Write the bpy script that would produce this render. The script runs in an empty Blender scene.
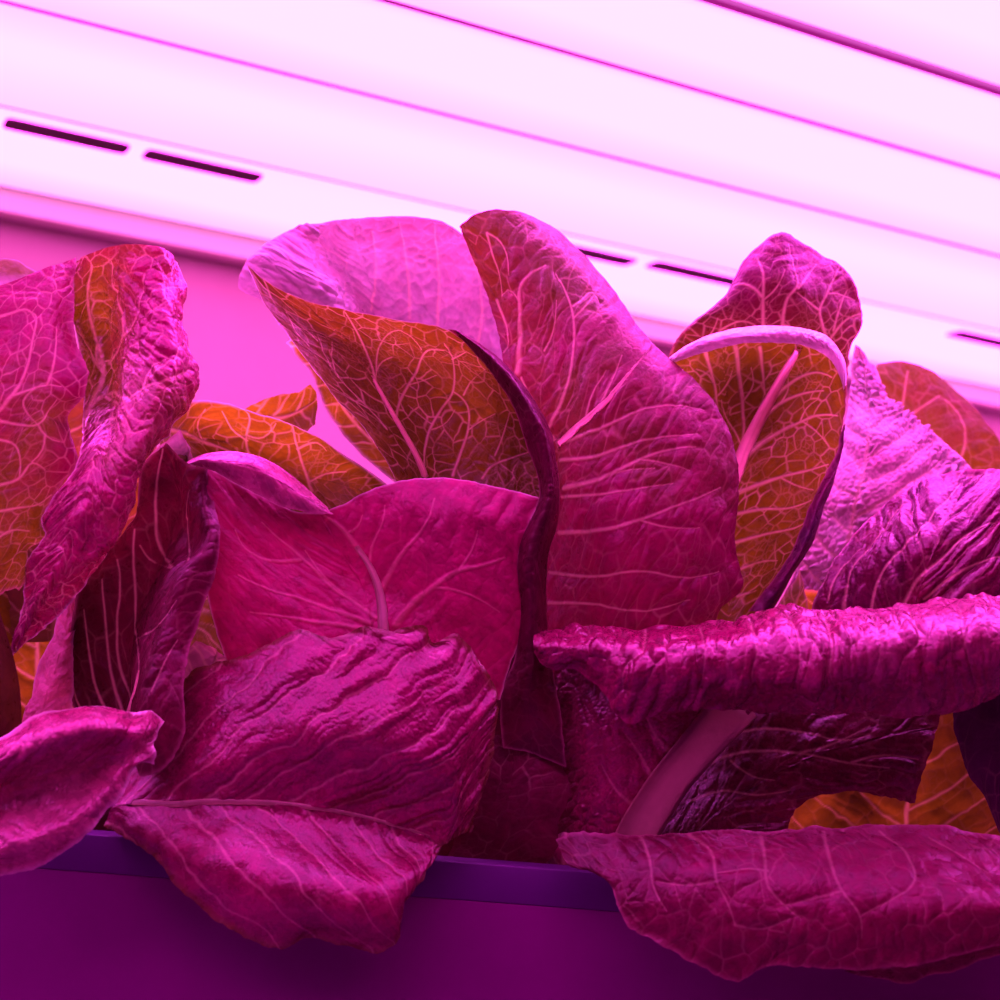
import bpy, math, random
import numpy as np
from mathutils import Vector, Matrix

QUALITY = 1.5          # mesh density multiplier
rng = np.random.RandomState(7)
C = bpy.context.scene.collection
sc = bpy.context.scene

# ------------------------------------------------------------------ camera
F = 1500.0
CAMZ = 0.36
PITCH = math.atan2(175, F); ROLL = math.radians(4.29)
fw = np.array([0, math.cos(PITCH), math.sin(PITCH)])
X0 = np.array([1.0, 0, 0]); U0 = np.cross(X0, fw)
RT = math.cos(ROLL) * X0 + math.sin(ROLL) * U0
UP = -math.sin(ROLL) * X0 + math.cos(ROLL) * U0
CAM = np.array([0, 0, CAMZ])

def at(x, y, d):
    """a photo point at d metres in front of the lens -> world point"""
    x = np.asarray(x, float); y = np.asarray(y, float); d = np.asarray(d, float)
    return CAM + (d[..., None] * (fw + ((x - 500) / F)[..., None] * RT - ((y - 500) / F)[..., None] * UP))

cd = bpy.data.cameras.new('camera'); cam = bpy.data.objects.new('camera', cd); C.objects.link(cam)
cd.sensor_width = 36; cd.lens = F * 36 / 1000; cd.clip_start = 0.01
m = Matrix(((RT[0], UP[0], -fw[0], 0), (RT[1], UP[1], -fw[1], 0), (RT[2], UP[2], -fw[2], CAMZ), (0, 0, 0, 1)))
cam.matrix_world = m
cd.dof.use_dof = True; cd.dof.focus_distance = 0.612; cd.dof.aperture_fstop = 10.0
sc.camera = cam
sc.view_settings.view_transform = 'Standard'
sc.view_settings.look = 'None'
sc.view_settings.gamma = .82; sc.view_settings.exposure = .22

# ------------------------------------------------------------------ noise
def _h(ix, iy, iz, s):
    n = (ix * 374761393 + iy * 668265263 + iz * 2147483647 + s * 1274126177) & 0xFFFFFFFF
    n = ((n ^ (n >> 13)) * 1274126177) & 0xFFFFFFFF
    n = ((n ^ (n >> 16)) * 2246822519) & 0xFFFFFFFF
    n = n ^ (n >> 15)
    return (n & 0xFFFFFF) / float(0xFFFFFF)

def vnoise(x, y, z=0.0, s=0):
    x, y, z = np.broadcast_arrays(np.asarray(x, float), np.asarray(y, float), np.asarray(z, float))
    ix = np.floor(x).astype(np.int64); iy = np.floor(y).astype(np.int64); iz = np.floor(z).astype(np.int64)
    fx = x - ix; fy = y - iy; fz = z - iz
    fx = fx * fx * (3 - 2 * fx); fy = fy * fy * (3 - 2 * fy); fz = fz * fz * (3 - 2 * fz)
    r = 0
    for a in (0, 1):
        for b in (0, 1):
            for c in (0, 1):
                w = (fx if a else 1 - fx) * (fy if b else 1 - fy) * (fz if c else 1 - fz)
                r = r + w * _h(ix + a, iy + b, iz + c, s)
    return r * 2 - 1

def fbm(x, y, z=0.0, s=0, o=3):
    r = 0; a = 1; t = 0
    for k in range(o):
        r = r + a * vnoise(np.asarray(x) * 2 ** k, np.asarray(y) * 2 ** k, np.asarray(z) * 2 ** k, s + 17 * k); t += a; a *= .5
    return r / t

def voronoi(x, y, s):
    """distance to the nearest cell border (unit cells) and a cell id"""
    ix = np.floor(x).astype(np.int64); iy = np.floor(y).astype(np.int64)
    sx = []; sy = []; d = []; ids = []
    for a in (-2, -1, 0, 1, 2):
        for b in (-2, -1, 0, 1, 2):
            if abs(a) == 2 and abs(b) == 2: continue
            cx = ix + a; cy = iy + b; z0 = cx * 0
            px = cx + .5 + .42 * (2 * _h(cx, cy, z0, s) - 1); py = cy + .5 + .42 * (2 * _h(cx, cy, z0, s + 5) - 1)
            sx.append(px); sy.append(py); d.append((px - x) ** 2 + (py - y) ** 2); ids.append(_h(cx, cy, z0, s + 9))
    sx = np.array(sx); sy = np.array(sy); d = np.array(d); ids = np.array(ids)
    k = d.argmin(0)[None]
    bx = np.take_along_axis(sx, k, 0); by = np.take_along_axis(sy, k, 0); bd = np.take_along_axis(d, k, 0)
    sep = np.sqrt((sx - bx) ** 2 + (sy - by) ** 2)
    e = np.where(sep > 1e-6, (d - bd) / (2 * np.maximum(sep, 1e-6)), 9)
    return e.min(0), np.take_along_axis(ids, k, 0)[0]

# ------------------------------------------------------------------ splines
def catmull(P, t, q):
    """non uniform Catmull-Rom through P[k] at t[k], evaluated at q; P may be (k, ...)"""
    P = np.asarray(P, float); n = len(t)
    if n == 2:
        w = ((q - t[0]) / (t[1] - t[0])); w = w.reshape((-1,) + (1,) * (P.ndim - 1))
        return P[0] * (1 - w) + P[1] * w
    dt = np.diff(t); S = np.diff(P, axis=0) / dt.reshape((-1,) + (1,) * (P.ndim - 1))
    T = np.empty_like(P)
    for i in range(1, n - 1):
        T[i] = (S[i - 1] * dt[i] + S[i] * dt[i - 1]) / (dt[i] + dt[i - 1])
    T[0] = 1.5 * S[0] - .5 * T[1]; T[-1] = 1.5 * S[-1] - .5 * T[-2]
    k = np.clip(np.searchsorted(t, q, side='right') - 1, 0, n - 2)
    h = dt[k]; s = (q - t[k]) / h
    sh = (-1,) + (1,) * (P.ndim - 1); s = s.reshape(sh); h = h.reshape(sh)
    return ((2 * s ** 3 - 3 * s ** 2 + 1) * P[k] + (s ** 3 - 2 * s ** 2 + s) * h * T[k]
            + (-2 * s ** 3 + 3 * s ** 2) * P[k + 1] + (s ** 3 - s ** 2) * h * T[k + 1])

def resample(c, q):
    c = np.asarray(c, float)
    w = c * np.array([1, 1, 24.0])[:c.shape[1]]
    d = np.sqrt(np.maximum((np.diff(w, axis=0) ** 2).sum(1), 1e-9)) ** .8
    t = np.concatenate([[0], np.cumsum(d)]); t /= t[-1]
    return catmull(c, t, q)

def smooth_line(pts, step=4.0):
    pts = np.asarray(pts, float)
    L = np.sqrt((np.diff(pts, axis=0) ** 2).sum(1)).sum()
    return resample(pts, np.linspace(0, 1, max(3, int(L / step))))

# ------------------------------------------------------------------ materials
def new_mat(name):
    mt = bpy.data.materials.new(name); mt.use_nodes = True
    nt = mt.node_tree; nt.nodes.clear()
    return mt, nt, nt.nodes, nt.links

def leaf_material(name, rough, trans, sheen_noise=0.5, spec=.5):
    mt, nt, N, L = new_mat(name)
    out = N.new('ShaderNodeOutputMaterial'); mix = N.new('ShaderNodeMixShader'); mix.inputs[0].default_value = trans
    pr = N.new('ShaderNodeBsdfPrincipled'); tr = N.new('ShaderNodeBsdfTranslucent')
    a = N.new('ShaderNodeAttribute'); a.attribute_name = 'upper_colour'
    b = N.new('ShaderNodeAttribute'); b.attribute_name = 'through_colour'
    v = N.new('ShaderNodeAttribute'); v.attribute_name = 'vein'
    tc = N.new('ShaderNodeTexCoord')
    n1 = N.new('ShaderNodeTexNoise'); n1.inputs['Scale'].default_value = 900; n1.inputs['Detail'].default_value = 3
    n2 = N.new('ShaderNodeTexNoise'); n2.inputs['Scale'].default_value = 260; n2.inputs['Detail'].default_value = 4
    bp = N.new('ShaderNodeBump'); bp.inputs['Strength'].default_value = .3; bp.inputs['Distance'].default_value = .0006
    bp2 = N.new('ShaderNodeBump'); bp2.inputs['Strength'].default_value = .16; bp2.inputs['Distance'].default_value = .0015
    for n in (n1, n2): L.new(tc.outputs['Object'], n.inputs['Vector'])
    L.new(n1.outputs[0], bp.inputs['Height']); L.new(n2.outputs[0], bp2.inputs['Height']); L.new(bp2.outputs[0], bp.inputs['Normal'])
    # fine mottling
    mr = N.new('ShaderNodeMapRange'); mr.inputs[1].default_value = .3; mr.inputs[2].default_value = .7
    mr.inputs[3].default_value = .8; mr.inputs[4].default_value = 1.12
    L.new(n2.outputs[0], mr.inputs[0])
    mul = N.new('ShaderNodeVectorMath'); mul.operation = 'SCALE'
    L.new(a.outputs['Color'], mul.inputs[0]); L.new(mr.outputs[0], mul.inputs['Scale'])
    L.new(mul.outputs[0], pr.inputs['Base Color'])
    rr = N.new('ShaderNodeMapRange'); rr.inputs[1].default_value = .35; rr.inputs[2].default_value = .65
    rr.inputs[3].default_value = rough - .06; rr.inputs[4].default_value = rough + .1
    L.new(n2.outputs[0], rr.inputs[0]); L.new(rr.outputs[0], pr.inputs['Roughness'])
    pr.inputs['Specular IOR Level'].default_value = spec
    L.new(bp.outputs[0], pr.inputs['Normal']); L.new(bp2.outputs[0], tr.inputs['Normal'])
    L.new(b.outputs['Color'], tr.inputs['Color'])
    L.new(pr.outputs[0], mix.inputs[1]); L.new(tr.outputs[0], mix.inputs[2]); L.new(mix.outputs[0], out.inputs[0])
    return mt

LM = {'leaf': leaf_material('red_lettuce_leaf', .33, .40, spec=.36),
      'rib': leaf_material('fleshy_leaf_rib', .36, .5),
      'thin': leaf_material('thin_backlit_leaf', .45, .68),
      'gloss': leaf_material('glossy_leaf', .25, .27, spec=.58),
      'dull': leaf_material('shaded_leaf', .55, .35, spec=.35)}

# ------------------------------------------------------------------ leaf palette (reflectance, transmission)
PAL = {
    'mag':  ((.42, .004, .16), (.55, .03, .11)),
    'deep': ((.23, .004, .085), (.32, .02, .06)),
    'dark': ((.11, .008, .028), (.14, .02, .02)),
    'oran': ((.27, .33, .014), (.50, .58, .018)),
    'brown': ((.22, .17, .030), (.42, .33, .022)),
    'pale': ((.72, .90, .68), (.70, .70, .55)),
    'pink': ((.62, .30, .38), (.65, .30, .28)),
    'purp': ((.13, .006, .12), (.16, .01, .09)),
}
VEIN = ((.42, .44, .26), (.46, .46, .20))
for _k in list(PAL):
    _f = {'pale': (.62, .5), 'pink': (.55, .5), 'oran': (.42, .42), 'brown': (.45, .40)}.get(_k, (.50, .42))
    PAL[_k] = tuple(tuple(np.array(PAL[_k][_i]) * _f[_i]) for _i in (0, 1))

HEADS = {}
def empty(name, loc, label, cat, group=None):
    o = bpy.data.objects.new(name, None); C.objects.link(o); o.location = loc
    o.empty_display_size = .03
    o['label'] = label; o['category'] = cat
    if group: o['group'] = group
    return o

def world_loc(o):
    p = np.zeros(3)
    while o is not None:
        p = p + np.array(o.location); o = o.parent
    return p

def add_mesh(name, verts, faces, mat, parent=None, smooth=True, attrs=None, shift=None):
    me = bpy.data.meshes.new(name)
    verts = np.asarray(verts, np.float64)
    if parent is not None: verts = verts - world_loc(parent)
    if shift is not None: verts = verts - np.asarray(shift)
    faces = np.asarray(faces, np.int32)
    if faces.ndim == 2:
        me.vertices.add(len(verts)); me.vertices.foreach_set('co', verts.astype(np.float32).ravel())
        n, k = faces.shape
        me.loops.add(n * k); me.loops.foreach_set('vertex_index', faces.ravel())
        me.polygons.add(n); me.polygons.foreach_set('loop_start', np.arange(n, dtype=np.int32) * k)
        me.update(calc_edges=True)
    me.validate(verbose=False)
    if smooth: me.polygons.foreach_set('use_smooth', np.ones(len(me.polygons), bool))
    else: me.polygons.foreach_set('use_smooth', np.zeros(len(me.polygons), bool))
    for k, v in (attrs or {}).items():
        v = np.asarray(v, np.float32)
        if v.ndim == 2:
            at_ = me.attributes.new(k, 'FLOAT_COLOR', 'POINT')
            at_.data.foreach_set('color', np.concatenate([v, np.ones((len(v), 1), np.float32)], 1).ravel())
        else:
            at_ = me.attributes.new(k, 'FLOAT', 'POINT'); at_.data.foreach_set('value', v)
    if mat: me.materials.append(mat)
    o = bpy.data.objects.new(name, me); C.objects.link(o)
    if parent is not None: o.parent = parent
    if shift is not None: o.location = shift
    return o

def grid_faces(nv, nu):
    i = np.arange(nv * nu).reshape(nv, nu)
    return np.stack([i[:-1, :-1], i[:-1, 1:], i[1:, 1:], i[1:, :-1]], -1).reshape(-1, 4)

def seg_dist(P, poly, rad):
    """distance from points P (n,3) to a 3-D polyline, plus where along it (0..1)"""
    best = np.full(len(P), 1e9); par = np.zeros(len(P)); n = len(poly) - 1
    lo = poly.min(0) - rad; hi = poly.max(0) + rad
    sel = np.where(((P > lo) & (P < hi)).all(1))[0]
    if len(sel) == 0: return best, par
    Q = P[sel]; b = best[sel]; pr = par[sel]
    for i in range(n):
        a = poly[i]; d = poly[i + 1] - a; l2 = (d * d).sum() + 1e-18
        t = np.clip(((Q - a) @ d) / l2, 0, 1)
        r = np.sqrt(((Q - a - t[:, None] * d) ** 2).sum(1))
        m_ = r < b
        b[m_] = r[m_]; pr[m_] = (i + t[m_]) / n
    best[sel] = b; par[sel] = pr
    return best, par

SEED = [100]
def leaf(parent, curves, us=None, res=1.4, mat='leaf', a='mag', b='brown', mot=.3, ptone=None, dim=1.0,
         um=.5, sec=16, ang=55, secw=.55, veins=(), rib=None, netA=7.5, netB=2.8, net=1.0, stretch=1.5,
         bl=1.2, ridge=.35, blb=.25, wob=1.5, jag=1.2, ruf=1.0, jt=True, jb=False, edge='pink', ew=1.2, ea=.6,
         name='leaf', label=None, veinc=1.0, pa=.4, fr_=.8, fl=1.0, relief=None, mscale=22.0, ribw=1.0, vmix=1.0):
    SEED[0] += 31; sd = SEED[0]
    curves = [np.asarray(c, float) for c in curves]
    def plen(c):
        w = c * np.array([1, 1, 24.0]); return np.sqrt((np.diff(w, axis=0) ** 2).sum(1)).sum()
    Lv = max(plen(c) for c in curves)
    q = np.linspace(0, 1, 40)
    G = np.array([resample(c, q) for c in curves])            # (k,40,3)
    gw = G * np.array([1, 1, 24.0])
    dd = np.sqrt((np.diff(gw, axis=0) ** 2).sum(2))           # (k-1,40)
    Lu = dd.sum(0).max()
    if us is None:
        mdd = dd.mean(1) ** .8 + 1e-6
        us = np.concatenate([[0], np.cumsum(mdd)]); us /= us[-1]
    us = np.asarray(us, float)
    nv = int(max(12, Lv / res * QUALITY)); nu = int(max(8, Lu / res * QUALITY))
    qv = np.linspace(0, 1, nv); qu = np.linspace(0, 1, nu)
    G = np.array([resample(c, qv) for c in curves])
    S = catmull(G, us, qu)                                    # (nu,nv,3)
    S = np.transpose(S, (1, 0, 2))                            # (nv,nu,3)
    P = at(S[..., 0], S[..., 1], S[..., 2] / 100.0)
    # arc-length coordinates in mm
    du = np.sqrt((np.diff(P, axis=1) ** 2).sum(2)) * 1000; U = np.concatenate([np.zeros((nv, 1)), np.cumsum(du, 1)], 1)
    dv = np.sqrt((np.diff(P, axis=0) ** 2).sum(2)) * 1000; V = np.concatenate([np.zeros((1, nu)), np.cumsum(dv, 0)], 0)
    Wid = U[:, -1:].copy(); Len = V[-1:, :].copy()
    eu = np.minimum(U, Wid - U); et = Len - V; eb = V.copy()
    ed = eu
    if jt: ed = np.minimum(ed, et)
    if jb: ed = np.minimum(ed, eb)
    Um = U[:, [int(um * (nu - 1))]]; Uc = U - Um
    Vc = V * 0 + V[:, [int(um * (nu - 1))]] * .5 + V * .5
    # outline irregularity: push borders in and out along the surface
    tu = np.gradient(P, axis=1); tu /= np.linalg.norm(tu, axis=2, keepdims=True) + 1e-12
    tv = np.gradient(P, axis=0); tv /= np.linalg.norm(tv, axis=2, keepdims=True) + 1e-12
    fall = np.exp(-(eu / 4.0) ** 2)
    side = np.where(qu < .5, -1.0, 1.0)[None, :]
    jn = fbm(V / 9.0, side * 7.3 + 20, 0, sd, 4) + .8 * fbm(V / 2.4, side * 3.3, 5, sd + 3, 2)
    P = P + tu * (side * fall * jn * jag * .00045)[..., None]
    if jt:
        f2 = np.exp(-(et / 4.0) ** 2)
        P = P + tv * (f2 * (fbm(U / 9.0, 3.1, 0, sd + 8, 4) + .8 * fbm(U / 2.4, 9.1, 0, sd + 11, 2)) * jag * .00045)[..., None]
    if jb:
        f2 = np.exp(-(eb / 4.0) ** 2)
        P = P - tv * (f2 * (fbm(U / 9.0, 13.1, 0, sd + 28, 4)) * jag * .0006)[..., None]
    Nn = np.cross(tu, tv); Nn /= np.linalg.norm(Nn, axis=2, keepdims=True) + 1e-12
    toC = CAM - P
    sg = 1.0 if (np.sign((Nn * toC).sum(2)).mean() > 0) else -1.0
    Nn = Nn * sg
    P0 = P.copy(); flat0 = P0.reshape(-1, 3)
    # veins -------------------------------------------------
    dmain = np.full(nv * nu, 99.0); vm = np.zeros(nv * nu); rd = np.zeros(nv * nu)
    px = S[..., 0].ravel(); py = S[..., 1].ravel(); pd = S[..., 2].ravel()
    def surf_line(pts):
        ln = smooth_line(pts, 5.0); out = []; idx = []
        for (x, y) in ln:
            d2 = (px - x) ** 2 + (py - y) ** 2
            k = (d2 + np.maximum(pd - 40, 0) * .8).argmin()
            out.append(flat0[k]); idx.append(k)
        out = np.array(out)
        if len(out) > 4:
            sm = out.copy(); sm[1:-1] = (out[:-2] + 2 * out[1:-1] + out[2:]) / 4; out = sm
        return out, idx
    for (w0, w1, pts) in veins:
        poly, _ = surf_line(pts)
        d, t = seg_dist(flat0, poly, .012)
        d = d * 1000; w = (w0 + (w1 - w0) * t) * .2 * vmix      # half width in mm
        vm = np.maximum(vm, np.clip(1.35 - d / w * .8, 0, 1))
        dmain = np.minimum(dmain, d)
        rd = np.maximum(rd, np.exp(-(d / (w * 1.3)) ** 2) * np.minimum(w / .5, 2.0))
    dmain = dmain.reshape(nv, nu); vm = vm.reshape(nv, nu); rd = rd.reshape(nv, nu)
    th = math.radians(ang); sn, cs = math.sin(th), math.cos(th)
    wx = fbm(Uc / 14, Vc / 14, 0, sd + 40, 3) * 3.0; wy = fbm(Uc / 14, Vc / 14, 4, sd + 50, 3) * 3.0
    Uw = Uc + wx; Vw = Vc + wy
    aa = np.abs(Uw) * sn + Vw * cs; bb = Vw * sn - np.abs(Uw) * cs + np.sign(Uc) * 3.7
    if sec:
        bs = bb / sec; fr = np.abs(bs - np.round(bs)) * sec
        w = secw * np.clip(1.1 - .75 * np.abs(Uc) / (np.abs(Uc).max() + 1), .25, 1)
        vm = np.maximum(vm, np.clip(1.3 - fr / w * .8, 0, 1) * .9)
        rd = np.maximum(rd, np.exp(-(fr / (w * 1.5)) ** 2) * .8)
        dmain = np.minimum(dmain, fr)
        if rib is None and um not in (0, 1):
            dm = np.abs(Uc); w = secw * 2.2 * np.clip(1.1 - V / (Len + 1), .2, 1)
            vm = np.maximum(vm, np.clip(1.3 - dm / w * .8, 0, 1)); dmain = np.minimum(dmain, dm)
            rd = np.maximum(rd, np.exp(-(dm / (w * 1.4)) ** 2) * 1.5)
    eA, idA = voronoi(aa / (netA * stretch), bb / netA, sd); eA = eA * netA
    eB, idB = voronoi(aa / (netB * 1.15) + 3.3, bb / netB, sd + 1); eB = eB * netB
    wA = .30 * (1 + .35 * vnoise(aa / 6, bb / 6, 0, sd + 70))
    vA = np.clip(1.25 - eA / wA * .8, 0, 1) * (.34 + .34 * vnoise(aa / 11, bb / 11, 2, sd + 72))
    vB = np.clip(1.15 - eB / .24 * .8, 0, 1) * np.clip(.08 + .2 * vnoise(aa / 9, bb / 9, 7, sd + 74), 0, 1)
    vein = np.clip(np.maximum(vm, net * np.maximum(vA, vB)), 0, 1)
    # relief -------------------------------------------------
    dAB = np.minimum(dmain, eA * 1.0)
    lo = np.clip(.55 + .9 * vnoise(aa / 17, bb / 13, 5, sd + 80), .1, 1.4)
    puff = (1 - np.exp(-dmain / 2.6)) * .5 + pa * lo * ((1 - np.exp(-dAB / 1.5)) * .7 + (idA - .5) * .35 * (1 - np.exp(-(eA / 1.2) ** 2)))
    fold = 1 - np.abs(vnoise(aa / (26 * fl), bb / 6.5, 2, sd + 81)) * 1.6 + .4 * (1 - np.abs(vnoise(aa / (16 * fl), bb / 3.4, 2, sd + 83)) * 1.6)
    puff = puff - fr_ * .5 * (fold - .7)
    pb = 1 - np.exp(-eB / .7)
    h = bl * (puff - .6) + blb * .5 * (pb - .5) + ridge * rd
    if relief is not None: h = h * relief(S[..., 0], S[..., 1])
    h = h + wob * fbm(Uc / 22, Vc / 26, 1.7, sd + 90, 3)
    h = h * np.clip(ed / 3.0 + .15, 0, 1)
    rfall = np.exp(-(ed / 6.0) ** 2)
    h = h + ruf * rfall * (fbm(V / 10, side * 2.0 + 4, U / 12, sd + 95, 2) * 1.6)
    P = P + Nn * (h * .001)[..., None]
    # colour -------------------------------------------------
    tn = fbm(Uc / mscale, Vc / mscale, 3.3, sd + 60, 4) * .75 + (idA - .5) * .22
    if ptone is not None:
        base = ptone(S[..., 0], S[..., 1])
    else:
        base = mot
    t = np.clip((base - .5) * 1.7 + .5 + tn * .9, 0, 1)[..., None]
    def pal(i):
        return np.array(PAL[a][i]) * (1 - t) + np.array(PAL[b][i]) * t
    cu, ct = pal(0), pal(1)
    shade = (1 + .18 * fbm(Uc / 5, Vc / 5, 9, sd + 62, 3) - .12 * (1 - pb))[..., None]
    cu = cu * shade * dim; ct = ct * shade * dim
    e = (ea * np.exp(-(ed / ew) ** 2))[..., None]  # margin tint: own edge colour, the pale ones paint in backlit rim glow
    cu = cu * (1 - e) + np.array(PAL[edge][0]) * e * (.5 + .5 * dim); ct = ct * (1 - e) + np.array(PAL[edge][1]) * e * (.5 + .5 * dim)
    v = np.clip(vein * .9 * veinc, 0, 1)[..., None]
    vd = (.35 + .65 * dim)
    vcu = np.array(VEIN[0]) * .7 + cu * .6; vct = np.array(VEIN[1]) * .7 + ct * .5
    cu = cu * (1 - v) + np.minimum(vcu, 1) * v * vd; ct = ct * (1 - v) + np.minimum(vct, 1) * v * vd
    fc = grid_faces(nv, nu)
    if sg < 0: fc = fc[:, ::-1]
    if rib:
        rl, _ = surf_line(rib[2])
        dR, tR = seg_dist(flat0, rl, .02)
        inside = (dR < (rib[0] + (rib[1] - rib[0]) * tR) * .0002 * .72) & (tR > .02) & (tR < .97)
        fc = fc[~inside[fc].all(1)]
    o = add_mesh(name, P.reshape(-1, 3), fc, LM[mat], parent, attrs={
        'upper_colour': np.clip(cu, 0, 1).reshape(-1, 3), 'through_colour': np.clip(ct, 0, 1).reshape(-1, 3), 'vein': vein.ravel()})
    if label: o['label'] = label
    # raised midrib as a sub-part ---------------------------------
    if rib:
        w0, w1, pts, lb = rib
        _, idx = surf_line(pts)
        Pf = P.reshape(-1, 3); Nf = Nn.reshape(-1, 3)
        line = np.array([Pf[k] for k in idx]); nn = np.array([Nf[k] for k in idx])
        for _i in range(6):
            line[1:-1] = (line[:-2] + 2 * line[1:-1] + line[2:]) / 4; nn[1:-1] = (nn[:-2] + 2 * nn[1:-1] + nn[2:]) / 4
        n = len(line); q0 = np.linspace(0, 1, n); qq = np.linspace(0, 1, n * 3)
        line = catmull(line, q0, qq); nn = catmull(nn, q0, qq); n = len(line)
        nn /= np.linalg.norm(nn, axis=1, keepdims=True)
        tt = np.gradient(line, axis=0); tt /= np.linalg.norm(tt, axis=1, keepdims=True) + 1e-12
        bb_ = np.cross(tt, nn); K = 17; vs = []
        for k in range(K):
            an = -.35 + (math.pi + .7) * k / (K - 1)
            wd = (w0 + (w1 - w0) * qq) * .0002
            end = np.clip(np.minimum(qq, 1 - qq) * 14, .15, 1)
            groove = 1 + .05 * math.sin(an * 7)
            vs.append(line + bb_ * (math.cos(an) * wd * groove)[:, None] + nn * ((max(math.sin(an), -.4) * wd * (.42 if w0 < 25 else .16) * end))[:, None])
        vs = np.array(vs).transpose(1, 0, 2).reshape(-1, 3)
        fcs = grid_faces(n, K)[:, ::-1]
        col = np.tile((np.array(VEIN[0]) * .85 + np.array(PAL[a][0]) * .25)[None], (len(vs), 1)) * vd * ribw
        tco = np.tile(np.array([.95, .62, .5])[None], (len(vs), 1)) * vd * ribw
        st = 1 + .16 * np.repeat(vnoise(np.arange(K) * 1.7, 0, 0, sd)[None], n, 0).reshape(-1)
        r = add_mesh('midrib', vs, fcs, LM['rib'], o, attrs={'upper_colour': np.clip(col * st[:, None], 0, 1), 'through_colour': np.clip(tco * st[:, None], 0, 1), 'vein': np.ones(len(vs))})
        r['label'] = lb
    return o

# ------------------------------------------------------------------ heads of lettuce
PLT_Y = 0.60
def crown(x, d):
    p = at(x, 850, d); return (float(p[0]), float(p[1]), 0.2)
HL = empty('lettuce_head', crown(60, .66), 'red romaine lettuce at the left, tall crumpled leaf above a curled bright one', 'lettuce', 'red lettuces growing in the trough')
HC = empty('lettuce_head', crown(450, .66), 'large red romaine lettuce in the middle, tall veined leaves and one hanging over the rim', 'lettuce', 'red lettuces growing in the trough')
HR = empty('lettuce_head', crown(880, .67), 'red romaine lettuce at the right with a rolled horizontal leaf and a broad drooping leaf', 'lettuce', 'red lettuces growing in the trough')

# ---- centre head
# pale blurred leaf at the back
leaf(HC, [[(300,345,68),(265,303,67.5),(238,287,67),(246,262,67),(270,240,67.5),(300,227,68)],
          [(350,380,69),(335,320,67.8),(318,285,66.8),(300,262,66.8),(300,243,67.3),(322,223,68.2)],
          [(400,400,71),(388,350,71.5),(372,300,71.5),(355,262,70.5),(348,237,69.5),(348,219,69)],
          [(440,420,71.5),(435,350,72.5),(425,300,72.5),(415,255,71.5),(407,230,70),(400,216,69.5)],
          [(525,420,70),(515,350,71),(505,300,71),(487,260,70.5),(468,238,70),(442,221,69.5)]],
     res=2.2, a='pink', b='pale', mot=.65, dim=.8, sec=0, um=.55, net=.55, bl=2.5, pa=1, netA=5.5, stretch=1.3, blb=.5, mat='leaf', edge='pale', jag=.5, ruf=.3,
     veins=[(3,1,[(373,310),(377,260),(372,232)]),(3.5,1.2,[(410,318),(408,270),(400,225)]),(3.5,1.2,[(437,330),(438,270),(434,228)]),(3,1,[(477,345),(482,300),(470,255)]),(2.5,1,[(345,300),(350,262)])],
     label='pale out-of-focus upright leaf')
# orange lobe left of the veined leaf
leaf(HC, [[(430,505,64),(397,483,63.5),(362,455,63.5),(340,431,63.5),(326,406,63),(313,379,63),(300,361,62.5),(286,342,62)],
          [(440,505,64.5),(425,480,64.5),(395,440,64.5),(370,415,64.5),(345,385,64),(325,360,63.5),(310,345,63),(297,332,62)]],
     a='brown', b='oran', mot=.9, dim=1.5, sec=9, mat='thin', edge='pale', ea=.95, ew=1.2, bl=.5, wob=.6, ruf=.6)
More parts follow.
